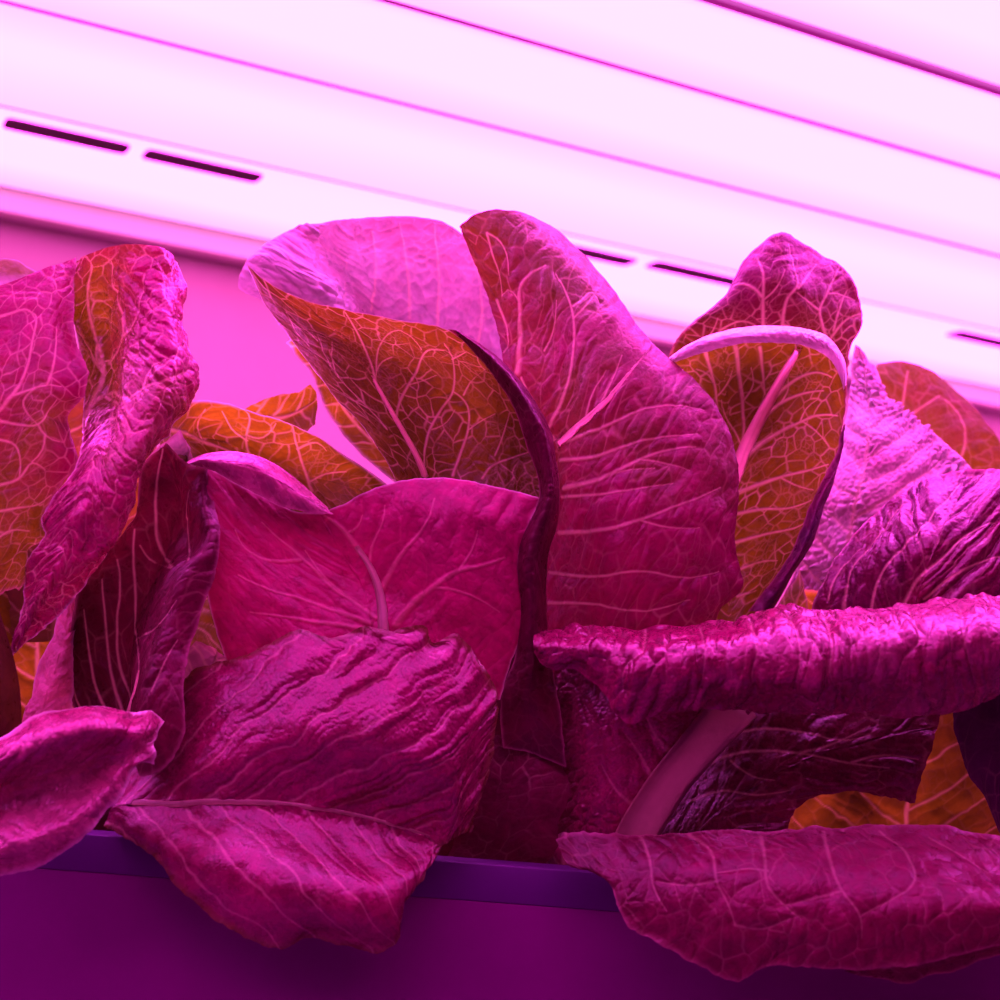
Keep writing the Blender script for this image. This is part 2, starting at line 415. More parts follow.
# brown veined leaf, open, with its tip at upper left
leaf(HC, [[(415,525,61.5),(380,450,61),(335,396,60.5),(295,346,60),(266,306,60),(247,264,60)],
          [(428,530,63),(415,460,63.2),(380,395,63.6),(350,350,63.2),(320,322,62.2),(296,297,61)],
          [(445,535,63.5),(440,460,64.4),(425,400,64.6),(402,355,64.2),(385,332,63.4),(368,314,62.4)],
          [(470,535,63.5),(485,460,64.4),(485,410,64.4),(468,370,64),(455,347,63),(438,327,62.2)],
          [(530,545,62.5),(545,480,62.5),(545,440,62.5),(532,402,62.2),(510,372,62),(478,345,61.8)]],
     a='brown', b='oran', ptone=lambda x, y: np.clip(.45 + (x - 400) / 520 + (y - 400) / 500, .0, .8), dim=.9, sec=0, um=.3, ang=40, netA=6.2, netB=2.6, net=1.3, bl=1.25, ridge=.6, stretch=1.5,
     mat='leaf', ruf=.4, wob=1.2, edge='pale', ea=.7, ew=.6,
     vmix=.85, veinc=1.25, rib=(13,4,[(426,478),(414,452),(398,424),(384,398),(372,375)],'pale pink raised rib'),
     veins=[(3.5,1,[(378,385),(363,343),(345,313)]),(3.6,1.8,[(396,422),(399,405),(408,385),(417,372),(422,356),(429,349),(443,351)]),
            (2.5,1.2,[(384,398),(376,378),(381,362),(392,357)]),(2,1,[(377,372),(380,345),(395,331),(412,338),(422,350)]),
            (3.6,1.6,[(424,468),(425,452),(430,430),(442,408),(453,392),(454,376),(452,358)]),(2.2,1,[(452,358),(444,343)]),(2.2,1,[(452,360),(466,352)]),
            (3.4,1.4,[(453,476),(460,455),(467,433),(469,410),(462,398),(453,392)]),(2,.8,[(463,395),(472,380),(484,371)]),
            (3.2,1.4,[(482,478),(490,467),(508,459),(527,452)]),(2.2,1,[(495,455),(503,435),(508,413)]),(1.6,.8,[(468,430),(482,420),(494,414)]),
            (3,1.2,[(388,428),(370,407),(351,388),(337,373)]),(2.2,1,[(342,377),(330,360),(318,333)]),(2,.8,[(340,376),(333,352),(335,330)]),
            (2,.8,[(372,408),(352,397),(328,383)]),(2,.8,[(318,340),(306,328),(297,322)]),(2.2,.8,[(310,345),(296,328),(287,308),(292,290)]),
            (1.6,.8,[(430,430),(444,425),(455,410)]),(1.6,.8,[(408,385),(425,380),(436,375)]),(1.6,.8,[(433,425),(420,415),(409,405)])],
     label='large open leaf, brown with pale veins')
# big central upright leaf
leaf(HC, [[(560,700,66),(542,640,65),(538,560,65),(530,470,65.5),(507,378,65),(489,300,66),(459,227,66)],
          [(612,690,65),(600,632,62),(598,560,61.2),(580,470,62.0),(560,400,63.2),(530,300,64.6),(478,213,66)],
          [(665,665,64),(660,625,61.3),(655,560,60.6),(640,470,61),(610,380,62),(560,285,64.2),(504,210,66)],
          [(700,650,64),(702,615,61.2),(703,550,60.6),(695,460,61),(650,380,62),(597,290,64.4),(528,214,66.3)],
          [(712,640,65),(722,608,62.3),(743,586,62),(735,550,61.8),(738,462,61.8),(716,405,62.4),(650,340,64.2),(600,272,66),(553,227,67)]],
     a='mag', b='brown', ptone=lambda x, y: np.clip(.42 + (430 - y) / 330 * .6 - np.maximum(y - 470, 0) / 300, .0, .8), dim=.84, sec=0, um=.05, ang=40, netA=6.0, netB=2.7, net=.75, stretch=2.2, bl=1.9, ridge=.55,
     ruf=.4, wob=1.4, edge='deep', ea=.5, ew=1.0, mscale=16,
     rib=(10,3,[(556,446),(575,428),(600,408),(628,375),(652,346)],'pale pink raised rib'),
     veins=[(4.5,1.5,[(547,432),(560,405),(568,385),(573,350),(572,310),(565,290),(556,273)]),
            (7,2,[(517,372),(519,340),(520,310),(520,288),(530,275),(545,265)]),(5,2.5,[(553,440),(538,415),(520,378)]),
            (3,1.4,[(495,300),(501,315),(507,335),(503,352)]),(2.4,1,[(487,233),(491,250),(497,270),(500,297)]),(2,1,[(487,233),(497,238),(505,250),(508,275)]),
            (3.6,1,[(557,444),(580,435),(607,425),(640,410),(680,405),(704,410)]),(3.6,1,[(559,460),(590,457),(625,445),(660,437),(698,434)]),
            (4.5,1.2,[(562,488),(600,478),(640,459),(666,450),(696,447)]),(3,.8,[(560,497),(607,493),(640,488),(673,483)]),
            (4,1.2,[(556,533),(600,530),(640,520),(673,507),(700,497),(722,487)]),(3,1,[(548,572),(590,577),(640,571),(690,578),(722,572)]),
            (3,1,[(548,603),(590,604),(640,612),(690,600)]),(2.4,1,[(573,318),(590,300),(600,285)]),(2.4,1,[(573,305),(583,298),(592,288),(600,300)]),
            (2,.8,[(543,350),(552,330),(556,300)]),(2.6,1,[(600,408),(612,380),(622,355)]),(2.4,1,[(585,418),(592,395),(606,370)]),(1.8,.8,[(519,300),(508,290),(500,295)]),
            (2,.8,[(640,459),(665,463),(690,470)]),(2,.8,[(640,520),(665,527),(700,528)]),(1.8,.8,[(600,478),(625,470),(655,468)])],
     label='tallest upright leaf, broad fan of pale veins')
# leaf with bright curled brim (orange)
o = leaf(HC, [[(700,640,65),(700,560,65),(700,480,65),(692,420,65),(680,385,65),(671,358,64.5)],
          [(722,640,65),(724,560,65.6),(724,480,65.8),(716,420,65.8),(709,375,65.5),(705,343,64.8)],
          [(745,630,65),(752,560,66),(762,480,66.3),(762,410,66.3),(760,370,66),(757,332,65)],
          [(755,622,64.5),(778,555,65.2),(800,480,65.5),(805,410,65.6),(806,370,65.5),(805,331,64.8)],
          [(758,615,64),(795,558,64.3),(831,488,64.3),(842,430,64.3),(846,390,64.3),(838,354,64.2)]],
     a='brown', b='oran', mot=.85, dim=1.0, sec=0, um=.3, ang=50, netA=5.2, netB=2.4, net=1.35, stretch=1.6, bl=1.1, ridge=.6, mat='leaf', jag=1.5,ruf=.3,
     edge='deep', ea=.7, ew=1.0,
     vmix=1.1, veinc=1.25, rib=(21,7,[(722,508),(734,474),(749,440),(767,405),(783,376),(800,345)],'wide pale rib'),
     veins=[(3.4,1.8,[(705,350),(710,365),(714,382),(719,410)]),(4,2,[(736,347),(741,387),(744,430),(742,450)]),(3.2,1.6,[(760,347),(763,370),(765,395)]),
            (4,1.2,[(765,410),(780,392),(800,377),(818,372),(832,377)]),(4.6,1.4,[(738,468),(752,452),(767,440),(800,422),(820,415),(837,416)]),
            (3.6,1.2,[(762,420),(778,405),(793,397),(810,392),(825,391)]),(4,1.2,[(735,494),(758,485),(780,477),(805,471),(828,464)]),
            (3,1,[(735,514),(767,509),(790,508),(810,500)]),(3,1,[(734,543),(765,534),(800,525),(812,515)]),(2.6,1,[(736,572),(755,563),(777,560)]),(2.4,1,[(738,596),(755,590)]),
            (2,.8,[(742,446),(735,430),(727,418),(722,400)]),(1.8,.8,[(802,421),(815,430),(828,445)]),(1.8,.8,[(744,400),(754,385),(752,368)]),(1.8,.8,[(780,477),(795,485),(812,490)]),
            (1.8,.8,[(780,403),(788,390),(787,375)]),(1.8,.8,[(714,382),(705,372),(697,370)]),(1.8,.8,[(719,395),(728,385),(733,372)]),(1.8,.8,[(800,422),(806,408),(818,400)])],
     label='leaf with orange-brown face and bright rolled top edge')
leaf(o, [[(670,357,64.3),(690,344,64.1),(720,332,64),(760,326,63.9),(800,327,63.9),(826,336,64),(843,356,64.3),(847,385,64.6)],
         [(669,362,63.6),(695,347,63.3),(722,339,63.1),(760,335,63),(800,336,63),(824,345,63.3),(841,364,63.8),(845,388,64.3)],
         [(672,363,63.8),(705,352,63.5),(740,344,63.3),(775,343,63.3),(805,346,63.4),(826,357,63.8),(838,372,64),(844,392,64.3)]],
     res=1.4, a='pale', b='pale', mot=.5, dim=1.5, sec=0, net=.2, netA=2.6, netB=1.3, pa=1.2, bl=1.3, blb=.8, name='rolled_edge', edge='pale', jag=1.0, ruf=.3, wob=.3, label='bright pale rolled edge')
leaf(o, [[(748,612,63.6),(777,573,63.6),(800,533,63.6),(812,500,63.8),(832,462,64),(842,425,64.2)],
         [(762,612,63),(785,578,62.9),(807,540,62.9),(820,500,63.2),(838,466,63.6),(845,425,64)],
         [(773,612,63.6),(790,580,63.6),(813,543,63.6),(825,506,63.8),(836,472,64),(844,430,64.4)]],
     res=1.6, a='purp', b='mag', mot=.35, sec=0, net=.3, netA=4, bl=.7, name='rolled_edge', edge='pink', jag=1.5, ruf=.4, wob=.4, label='dark purple rolled side edge')
# back leaf behind the orange one
leaf(HC, [[(690,420,68),(675,380,67.5),(670,350,67),(690,325,67),(713,306,67),(730,285,67.3),(742,260,67.8)],
          [(730,420,68.5),(725,370,67.8),(728,330,67),(740,300,66.6),(750,270,66.8),(763,242,67.5)],
          [(770,420,68.5),(775,370,67.5),(778,320,66.5),(780,280,66.3),(780,255,66.8),(781,233,67.5)],
          [(815,430,69),(820,370,68),(825,330,67),(822,295,67),(815,270,67.3),(804,246,68)],
          [(842,430,69),(847,390,68.5),(851,350,68),(863,320,68),(857,290,68),(841,266,68.2),(826,256,68.5)]],
     a='deep', b='brown', mot=.35, dim=.8, sec=0, um=.45, ang=50, netA=5.0, netB=2.4, net=1.4, bl=1.3, ridge=.4, edge='pink', jag=1.6, ruf=.8, wob=2.0,
     ptone=lambda x, y: np.clip(.25 + (y - 290) / 160, 0, .8),
     veins=[(4.5,2,[(762,345),(763,323),(763,300),(764,277),(757,258)]),(3.4,1.4,[(762,297),(752,287),(741,284),(727,290),(715,303)]),
            (4,1.6,[(782,330),(784,310),(788,296),(797,287),(794,265),(788,245)]),(3,1.2,[(797,289),(808,276),(818,262)]),
            (4,1.6,[(828,345),(822,325),(820,311),(828,293),(836,275),(840,265)]),(3,1.2,[(820,311),(806,300),(797,293)]),
            (3.6,1.4,[(828,340),(840,325),(850,317),(863,313)]),(2.8,1.2,[(833,330),(840,308),(848,290)]),(2.4,1,[(720,330),(735,322),(750,322),(762,332)]),
            (2.4,1,[(784,325),(795,330),(800,345)]),(2.2,1,[(763,300),(775,290),(785,270)]),(2.2,1,[(828,293),(845,295),(856,300)]),(2,1,[(700,345),(712,332),(718,318)])],
     label='back leaf, dark purple with dense pale network and notched tip')
# left orange leaf and its small neighbour
leaf(HC, [[(243,412,66),(262,399,66),(285,395,66),(302,393,66),(311,385,66)],
          [(243,425,66.3),(262,418,66.4),(285,415,66.5),(302,408,66.5),(317,398,66.4)],
          [(243,440,66),(262,440,66),(285,440,66),(300,436,66),(314,424,66)]],
     a='oran', b='oran', mot=.7, sec=8, mat='thin', edge='oran', ea=.3, res=1.8, bl=.4, wob=.4, label='small orange leaf tip')
leaf(HC, [[(160,412,63),(190,401,63.5),(220,402,63.5),(250,411,63.5),(300,428,63.5),(345,455,63.5),(392,488,63)],
          [(160,440,62),(200,430,64),(225,435,64.6),(250,445,65),(300,465,65),(345,480,64),(387,496,63)],
          [(165,472,61.8),(210,478,62.5),(230,490,63),(250,502,63),(300,520,63),(350,520,63),(385,512,63)]],
     a='oran', b='brown', mot=.25, dim=.95, sec=0, ang=45, netA=6.5, netB=2.8, net=1.3, bl=1.0, mat='thin', edge='pale', ea=.95, ew=1.1, jag=.8, ruf=.3,
     veins=[(4.5,2,[(165,428),(185,433),(205,441),(227,450),(250,462)]),(3,1.2,[(250,460),(246,435),(250,418),(240,408)]),(3.6,1.4,[(312,492),(303,465),(297,450),(292,430),(286,415)]),
            (2.4,1,[(297,450),(315,444),(325,452)]),(2.2,1,[(310,482),(325,474),(345,472)]),(2.2,1,[(205,441),(198,425),(205,410)]),(2,1,[(246,435),(265,438),(275,425)]),(2,1,[(247,440),(232,430),(222,412)])],
     label='orange leaf with a bright upper edge')
# fan shaped leaf in front
o = leaf(HC, [[(240,690,60),(222,650,60),(208,600,60),(204,550,60),(203,500,60.5),(204,464,61)],
          [(310,700,59.5),(290,640,59.5),(268,590,59.8),(255,550,60.2),(252,515,60.5),(256,493,61)],
          [(375,700,60),(378,630,60.3),(370,590,60.8),(350,555,61),(335,530,61),(325,511,61)],
          [(410,700,60),(412,635,60),(408,590,60.3),(395,545,60.5),(383,515,60.7),(375,488,61)],
          [(440,700,59.5),(445,640,59.5),(450,590,59.5),(445,540,59.7),(438,505,60),(430,478,60.8)],
          [(500,700,59.8),(512,660,60),(526,625,60),(520,565,60),(528,530,60),(541,498,60.5)]],
     a='mag', b='deep', mot=.15, dim=1.35, ribw=.5, sec=0, um=.45, ang=45, netA=8, netB=3, net=.4, bl=1.1, fr_=1.0, ridge=.5, stretch=2.4, edge='pale', ew=.6, ea=.6, jag=.9, ruf=.3, veinc=.38,
     rib=(12,5,[(384,640),(383,615),(379,590),(369,565),(356,546)],'thick dull pink rib'),
     veins=[(6,2,[(360,552),(350,538),(342,528),(325,516)]),(5,1.5,[(380,592),(390,572),(403,552),(418,535),(428,520),(434,498)]),(6,2,[(396,625),(412,603),(433,587),(458,571),(480,566),(505,558)]),
            (4,1.2,[(376,618),(355,602),(333,588),(310,565),(293,550),(275,535),(262,522)]),(4,1.2,[(370,624),(340,612),(300,598),(265,588),(238,575)]),
            (4,1.2,[(360,628),(320,622),(285,617),(250,612)]),(3,1,[(369,565),(372,545),(382,525),(385,505)]),(2.6,1,[(347,533),(358,528),(362,515)]),
            (2.6,1,[(433,587),(455,590),(480,600),(500,612)]),(2.4,1,[(458,571),(472,550),(478,530)]),(3,1,[(300,560),(270,560),(245,548),(235,530)]),(2.6,1,[(355,602),(325,577),(305,550)])],
     label='fan-shaped magenta leaf with wavy top')
leaf(o, [[(186,462,60.6),(200,455,60.4),(217,452,60.3),(240,452,60.3),(260,457,60.3),(285,470,60.4),(305,486,60.5),(328,508,60.8)],
         [(190,464,60),(205,461,59.6),(225,463,59.4),(250,468,59.4),(270,477,59.4),(290,490,59.6),(308,500,59.8),(330,511,60.4)],
         [(197,466,60.2),(215,472,59.8),(235,483,59.7),(258,495,59.7),(283,507,59.8),(300,511,59.9),(315,514,60),(334,514,60.4)]],
     res=1.5, a='mag', b='pink', mot=.6, sec=0, net=.3, netA=4.5, bl=1.0, name='rolled_edge', edge='pink', ea=.8, jag=.7, ruf=.2, wob=.6, mat='gloss', label='bright rolled-over edge')
# rolled, dark edge running down the middle
leaf(HC, [[(448,329,61.6),(483,362,60.5),(513,407,60),(528,450,60),(540,493,60),(519,545,60),(519,610,60),(515,655,60),(502,695,60),(503,748,60)],
          [(455,330,61),(497,364,59.5),(532,415,59),(545,450,59),(549,495,59),(532,550,59.2),(532,620,59.3),(528,670,59.4),(522,700,59.5),(525,752,60)],
          [(461,332,61.6),(508,367,60.6),(550,430,60.6),(558,470,60.6),(560,510,61),(548,560,61.6),(547,620,61.8),(553,670,60.6),(560,710,59.8),(566,768,59.8)]],
     a='deep', b='dark', mot=.45, dim=1.0, sec=0, um=.5, net=.35, netA=5, netB=2.2, bl=.8, wob=1.0, edge='pink', ea=.55, ew=.8, jag=1.0, ruf=.2, veinc=.7,
     label='narrow dark leaf edge rolling down the middle')
# front leaf hanging over the rim
leaf(HC, [[(108,800,59),(150,742,59.5),(195,670,59.5),(240,658,59),(272,643,58.7),(300,628,58.5),(330,637,58.2),(365,627,58),(385,631,57.8),(425,628,57.5),(432,642,57.5),(455,635,57.5),(477,658,57.3),(497,695,57.3),(494,745,57),(471,832,57)],
          [(112,803,58.5),(160,768,58.3),(200,745,57.9),(230,722,57.7),(260,706,57.5),(290,696,57.3),(320,690,57.2),(350,686,57),(375,684,56.9),(400,687,56.6),(420,695,56.5),(440,708,56.3),(455,722,56.2),(464,745,56.2),(465,780,56.4),(455,838,56.8)],
          [(112,805,58.2),(155,785,57.8),(200,770,57.4),(240,757,57),(280,748,56.8),(320,742,56.5),(350,742,56.3),(380,745,56),(400,752,55.9),(420,762,55.8),(435,775,55.8),(443,785,55.9),(450,800,56),(453,815,56.2),(452,828,56.4),(449,842,56.8)],
          [(112,806,58),(160,800,57.5),(210,802,57.3),(240,803,57.2),(267,803,57.2),(300,806,57.1),(333,811,57),(350,814,57),(365,818,56.9),(387,823,56.8),(400,827,56.8),(412,831,56.8),(420,834,56.8),(428,837,56.8),(434,840,56.8),(443,845,56.8)],
          [(108,815,58),(160,835,56.5),(190,845,56),(220,855,55.4),(250,865,55.1),(290,875,54.7),(320,883,54.6),(350,888,54.6),(370,889,54.7),(385,888,54.9),(400,884,55.1),(412,878,55.4),(420,871,55.8),(428,863,56.2),(434,856,56.5),(441,848,56.8)],
          [(103,826,58),(140,849,57),(157,862,56.4),(172,880,56),(188,897,55.5),(207,914,55.3),(245,937,55),(282,948,55),(312,939,55),(345,946,55),(372,952,55),(396,945,55),(402,914,55.4),(418,886,55.8),(430,866,56.4),(439,850,56.8)]],
     us=[0,.25,.42,.56,.75,1], a='mag', b='deep', mot=.4, dim=.95, relief=lambda x, y: np.where(y > 800, np.clip(1 - (y - 806 - (x - 120) * .06) / 30, .35, 1), 1) * np.clip(.55 + (x - 180) / 400, .5, 1.1), sec=11, um=.56, ang=42, netA=7.5, netB=2.6, net=.45, pa=.25, fr_=1.3, fl=1.6, bl=1.7, blb=.35, stretch=3.2, ridge=.1, secw=.5, veinc=.6, mat='gloss', edge='brown', ea=.75, ew=2.2, ribw=.75,
     jag=2.2, ruf=.7, wob=1.6,
     rib=(7,3,[(125,800),(170,803),(210,802),(267,803),(333,811),(387,823),(430,837)],'thin bright pink rib'),
     label='broad front leaf folded along its rib and drooping over the rim')
# leaf with the very broad rib at lower middle
leaf(HC, [[(515,860,62),(520,800,61.8),(530,750,61.6),(540,715,61.4),(548,690,61.2),(556,665,61.2),(565,640,61.5)],
          [(545,860,61.6),(548,820,61.3),(555,775,61.2),(560,730,60.8),(570,690,60.5),(585,640,61)],
          [(590,860,60),(598,800,59.6),(605,745,59.4),(612,705,59.5),(625,650,60.6)],
          [(622,860,59.8),(636,800,59.2),(660,750,59),(685,700,59.2),(710,650,60.6)],
          [(646,860,60.3),(660,832,60),(698,776,59.8),(746,718,59.8),(762,698,60.3),(788,655,61.5)]],
     a='mag', b='deep', mot=.35, dim=.95, sec=0, um=.8, ang=40, net=.5, netA=4.2, netB=2, pa=1.1, bl=1.8, blb=.5, mat='gloss', veinc=.55, edge='deep', jag=.6, ruf=.3,
     rib=(50,46,[(620,878),(640,830),(670,782),(706,738),(744,698)],'very wide flat dull pink rib'), ribw=.62,
     veins=[(4,1,[(640,810),(615,790),(600,765)]),(4,1,[(655,785),(640,755),(625,735)]),(5,1,[(672,755),(655,735),(645,715)])],
     label='lower leaf with a very wide flat rib')
# small dark leaf hanging below
leaf(HC, [[(440,870,61.5),(462,820,61),(475,780,60.8),(490,735,60.8)],
          [(480,872,60.7),(495,830,60.3),(508,790,60.1),(512,735,60.4)],
          [(518,870,60.2),(528,840,59.9),(535,795,59.8),(532,740,60.3)],
          [(527,869,60.2),(545,862,60.1),(556,850,60.1),(557,822,60),(570,795,60),(565,772,60.2),(545,740,60.6)]],
     a='deep', b='mag', mot=.2, dim=1.1, sec=0, um=.4, net=.7, bl=.8, mat='dull', edge='deep', jag=1.5, label='small dark red leaf below the fold')
leaf(HC, [[(545,872,60.6),(547,850,60.4),(556,835,60.6)],[(562,875,60),(562,852,59.8),(566,832,60.2)],[(590,872,60.4),(588,850,60.2),(580,832,60.4)]],
     a='mag', b='pink', mot=.4, sec=6, res=1.6, bl=.8, jag=1.5, edge='pink', label='small bright leaf base')
# dark inner leaves that fill the heart of the head
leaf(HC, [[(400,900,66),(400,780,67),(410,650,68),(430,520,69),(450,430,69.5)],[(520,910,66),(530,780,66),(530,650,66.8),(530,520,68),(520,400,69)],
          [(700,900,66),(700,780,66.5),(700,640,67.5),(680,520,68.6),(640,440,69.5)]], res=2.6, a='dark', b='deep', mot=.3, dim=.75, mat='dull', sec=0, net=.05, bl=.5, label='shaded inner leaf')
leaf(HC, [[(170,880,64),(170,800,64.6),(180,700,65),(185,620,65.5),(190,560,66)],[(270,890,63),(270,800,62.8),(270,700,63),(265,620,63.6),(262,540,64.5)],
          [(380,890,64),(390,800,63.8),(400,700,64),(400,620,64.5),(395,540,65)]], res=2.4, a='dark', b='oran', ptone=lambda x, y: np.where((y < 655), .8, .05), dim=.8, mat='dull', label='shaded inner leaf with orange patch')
leaf(HC, [[(175,672,61.4),(187,652,61.4),(196,641,61.4)],[(205,685,61),(212,668,61),(216,650,61)],[(250,690,61.4),(246,674,61.4),(232,664,61.4)]],
     a='pink', b='pale', mot=.3, sec=6, res=1.6, bl=.4, wob=.4, mat='thin', label='scrap of pink leaf')

# ---- left head
leaf(HL, [[(-40,275,64),(-10,262,64),(8,259,64),(22,263,64),(36,275,64)],[(-40,282,63.4),(-5,277,63.2),(12,276,63.2),(25,278,63.3),(40,284,63.6)],
          [(-40,300,63.4),(-5,298,63.2),(12,298,63.2),(25,298,63.3),(45,298,63.6)]], res=2, a='pale', b='oran', ptone=lambda x, y: np.clip((283 - y) / 18 + .3, 0, 1), sec=0, net=.2, mat='thin', edge='pale', bl=.4, wob=.5, label='small pale leaf tip at the back')
leaf(HL, [[(72,262,61),(74,312,61),(79,350,61),(84,395,60.5),(82,425,59.4),(78,460,58),(56,493,57.5),(40,520,57.5),(46,535,57.5),(28,562,58),(24,590,58.5),(12,655,59)],
          [(98,250,60),(101,310,62),(107,350,62),(109,390,61),(103,420,59.5),(95,460,57.5),(80,510,56.8),(65,540,57),(58,555,57),(44,580,57.3),(35,600,57.8),(14,650,59)],
          [(125,244,60),(124,300,60.4),(128,350,59.4),(126,390,58.2),(120,430,57.4),(110,470,57),(103,510,56.7),(90,540,57),(78,562,57.2),(58,590,57.5),(40,608,58),(17,650,59)],
          [(157,247,60),(158,290,59.4),(163,335,58.5),(163,385,57.5),(150,430,57),(133,465,57),(122,505,57),(107,540,57),(93,562,57.4),(72,588,58),(48,610,58.4),(20,648,59)],
          [(180,262,61),(186,300,61),(182,325,60.6),(199,372,60),(196,398,60),(168,432,59.4),(141,460,59),(132,500,58.5),(128,522,58.5),(98,562,58.5),(72,602,58.5),(24,645,59)]],
     a='mag', b='oran', ptone=lambda x, y: np.clip(.75 * np.exp(-((x - 96) / 24.) ** 2 - ((y - 350) / 60.) ** 2) + .15 * (y < 470) + .1, 0, .95), sec=0, um=.45, ang=50, net=1.7, netA=6.5, netB=2.4, pa=.6, fr_=1.0, fl=.7, bl=2.2, blb=.5, ridge=.35, stretch=1.2,
     edge='pale', ew=.8, jag=2.2, ruf=1.2, wob=2.2, mat='gloss', ea=.7,
     veins=[(4.5,2,[(84,425),(92,400),(103,378),(100,350),(93,320),(90,290),(92,265)]),(3,1.2,[(101,368),(88,345),(76,328)]),(4,1.6,[(108,362),(120,335),(118,310),(112,285),(110,262)]),
            (3.4,1.4,[(120,335),(132,322),(140,300),(145,275)]),(4,1.6,[(90,405),(110,390),(122,400),(140,385),(165,380),(190,370)]),(3,1.2,[(122,400),(135,420),(155,415)]),
            (3,1.2,[(105,395),(120,410),(128,430)]),(2.6,1,[(104,375),(97,350),(105,330)]),(3,1.2,[(95,420),(110,415),(125,432),(145,428)]),(2.6,1,[(140,385),(150,365),(175,355)])],
     label='tall crumpled leaf with puckered right side')
leaf(HL, [[(-60,290,58),(-60,400,57.5),(-60,500,58),(-50,620,58.5)],
          [(0,285,58.8),(0,380,57.4),(0,480,57.2),(-2,596,58)],
          [(40,270,59.8),(40,340,58),(38,420,57.2),(28,500,57.4),(10,590,58)],
          [(76,258,61),(74,310,59.8),(76,340,59.4),(88,378,58.7),(83,400,58.5),(68,416,58.7),(78,460,58.6),(58,490,58.4),(42,522,58.3),(47,536,58.3),(27,550,58.3),(29,566,58.3),(18,590,58.4)]],
     a='mag', b='oran', ptone=lambda x, y: np.clip(.2 + (y - 320) / 330 - np.maximum(x - 40, 0) / 110, 0, .95), dim=.92, sec=0, um=.0, ang=60, net=1.4, netA=6.0, netB=2.6, stretch=1.1, bl=1.2, ridge=.35,
     edge='pink', jag=1.8, ruf=.6, wob=1.8,
     veins=[(3.6,1.4,[(-5,415),(12,396),(25,370),(32,340),(35,312),(28,310)]),(3,1,[(12,396),(35,388),(48,384),(62,386)]),(2.6,1,[(48,384),(56,355),(58,325)]),(3,1,[(-5,318),(15,312),(28,308),(36,318)]),
            (3,1,[(-5,420),(15,424),(38,425),(52,408),(58,400)]),(2.6,1,[(38,425),(45,436),(60,442)]),(3,1,[(-5,486),(20,478),(32,462),(46,470)]),(2.4,1,[(45,436),(42,450),(32,462)]),
            (2.6,1,[(-5,512),(18,508),(38,505),(52,495)]),(2.4,1,[(0,440),(15,445),(20,478)]),(2.4,1,[(-5,540),(12,530),(30,532)]),(2.4,1,[(35,388),(22,402),(38,425)])],
     label='overhanging leaf at the frame edge, net of pale veins')
leaf(HL, [[(-40,640,65),(-40,520,65),(-40,380,65)],[(60,640,64.5),(60,520,64.5),(60,380,65)],[(105,620,65),(150,520,65),(160,470,65),(120,370,65.5)]],
     a='mag', b='oran', mot=.6, res=2.2, sec=12, net=.5, mat='thin', label='orange leaf behind the crumpled one')
# dark leaf with radiating veins and folded right edge
leaf(HL, [[(92,750,61),(70,690,61),(71,640,61),(79,590,61),(101,557,61),(133,520,61),(143,467,61),(163,445,61)],
          [(105,750,61.3),(95,690,61.6),(100,630,62),(112,580,62),(130,545,62),(148,505,61.8),(156,470,61.4),(166,444,61.3)],
          [(118,755,61.3),(120,700,61.6),(128,640,62),(143,590,62),(160,550,62),(170,510,61.8),(172,470,61.4),(171,448,61.3)],
          [(130,760,58.6),(133,710,58.8),(136,660,59.4),(148,622,59.8),(172,575,59.6),(195,543,60.2),(190,500,60.8),(190,465,61)],
          [(136,768,57.8),(145,710,57.4),(155,660,57.8),(168,618,58.3),(188,575,58.5),(209,540,59.2),(203,503,60.2),(203,468,60.8)],
          [(140,777,57.6),(164,768,57.2),(183,738,57.2),(184,680,57.8),(200,617,58.8),(214,577,59),(221,535,59.5),(214,500,60.5),(208,466,61)]],
     a='deep', b='dark', ptone=lambda x, y: np.clip(.55 - (x - 130) / 160, .1, .8), sec=0, um=.4, ang=30, net=.5, netA=6, netB=2.5, stretch=2.5, bl=1.5, ridge=.4, veinc=.85, edge='pink', jag=1.2, ruf=.5, ea=.5,
     rib=(12,6,[(118,745),(126,715),(133,690),(136,670)],'dull pink rib'),
     veins=[(3.5,1.5,[(136,672),(136,630),(135,590),(133,560),(135,530)]),(3,1.2,[(124,720),(112,680),(107,640),(104,600),(103,580)]),(3,1.2,[(118,730),(97,690),(90,650),(85,610)]),
            (3,1.2,[(110,740),(80,705),(72,680)]),(3,1.2,[(128,700),(118,660),(117,620),(120,580),(118,560)]),(3.6,1.4,[(172,568),(157,540),(155,510),(157,480),(163,450)]),
            (2.6,1,[(172,568),(150,560),(140,545)]),(2.6,1,[(188,560),(185,520),(187,490)]),(2.4,1,[(136,640),(160,620),(175,600)]),(2.4,1,[(150,690),(165,660),(178,640)])],
     label='upright inner leaf, dark with radiating veins')
leaf(HL, [[(138,470,61.8),(150,455,61.8),(168,440,61.8),(180,430,62)],[(170,480,62.6),(180,470,62.6),(186,458,62.6),(190,448,62.6)],[(200,475,62),(196,465,62),(190,455,62),(185,442,62)]],
     a='pale', b='pink', mot=.4, res=1.8, sec=0, bl=.4, wob=.3, label='thin pale leaf edge')
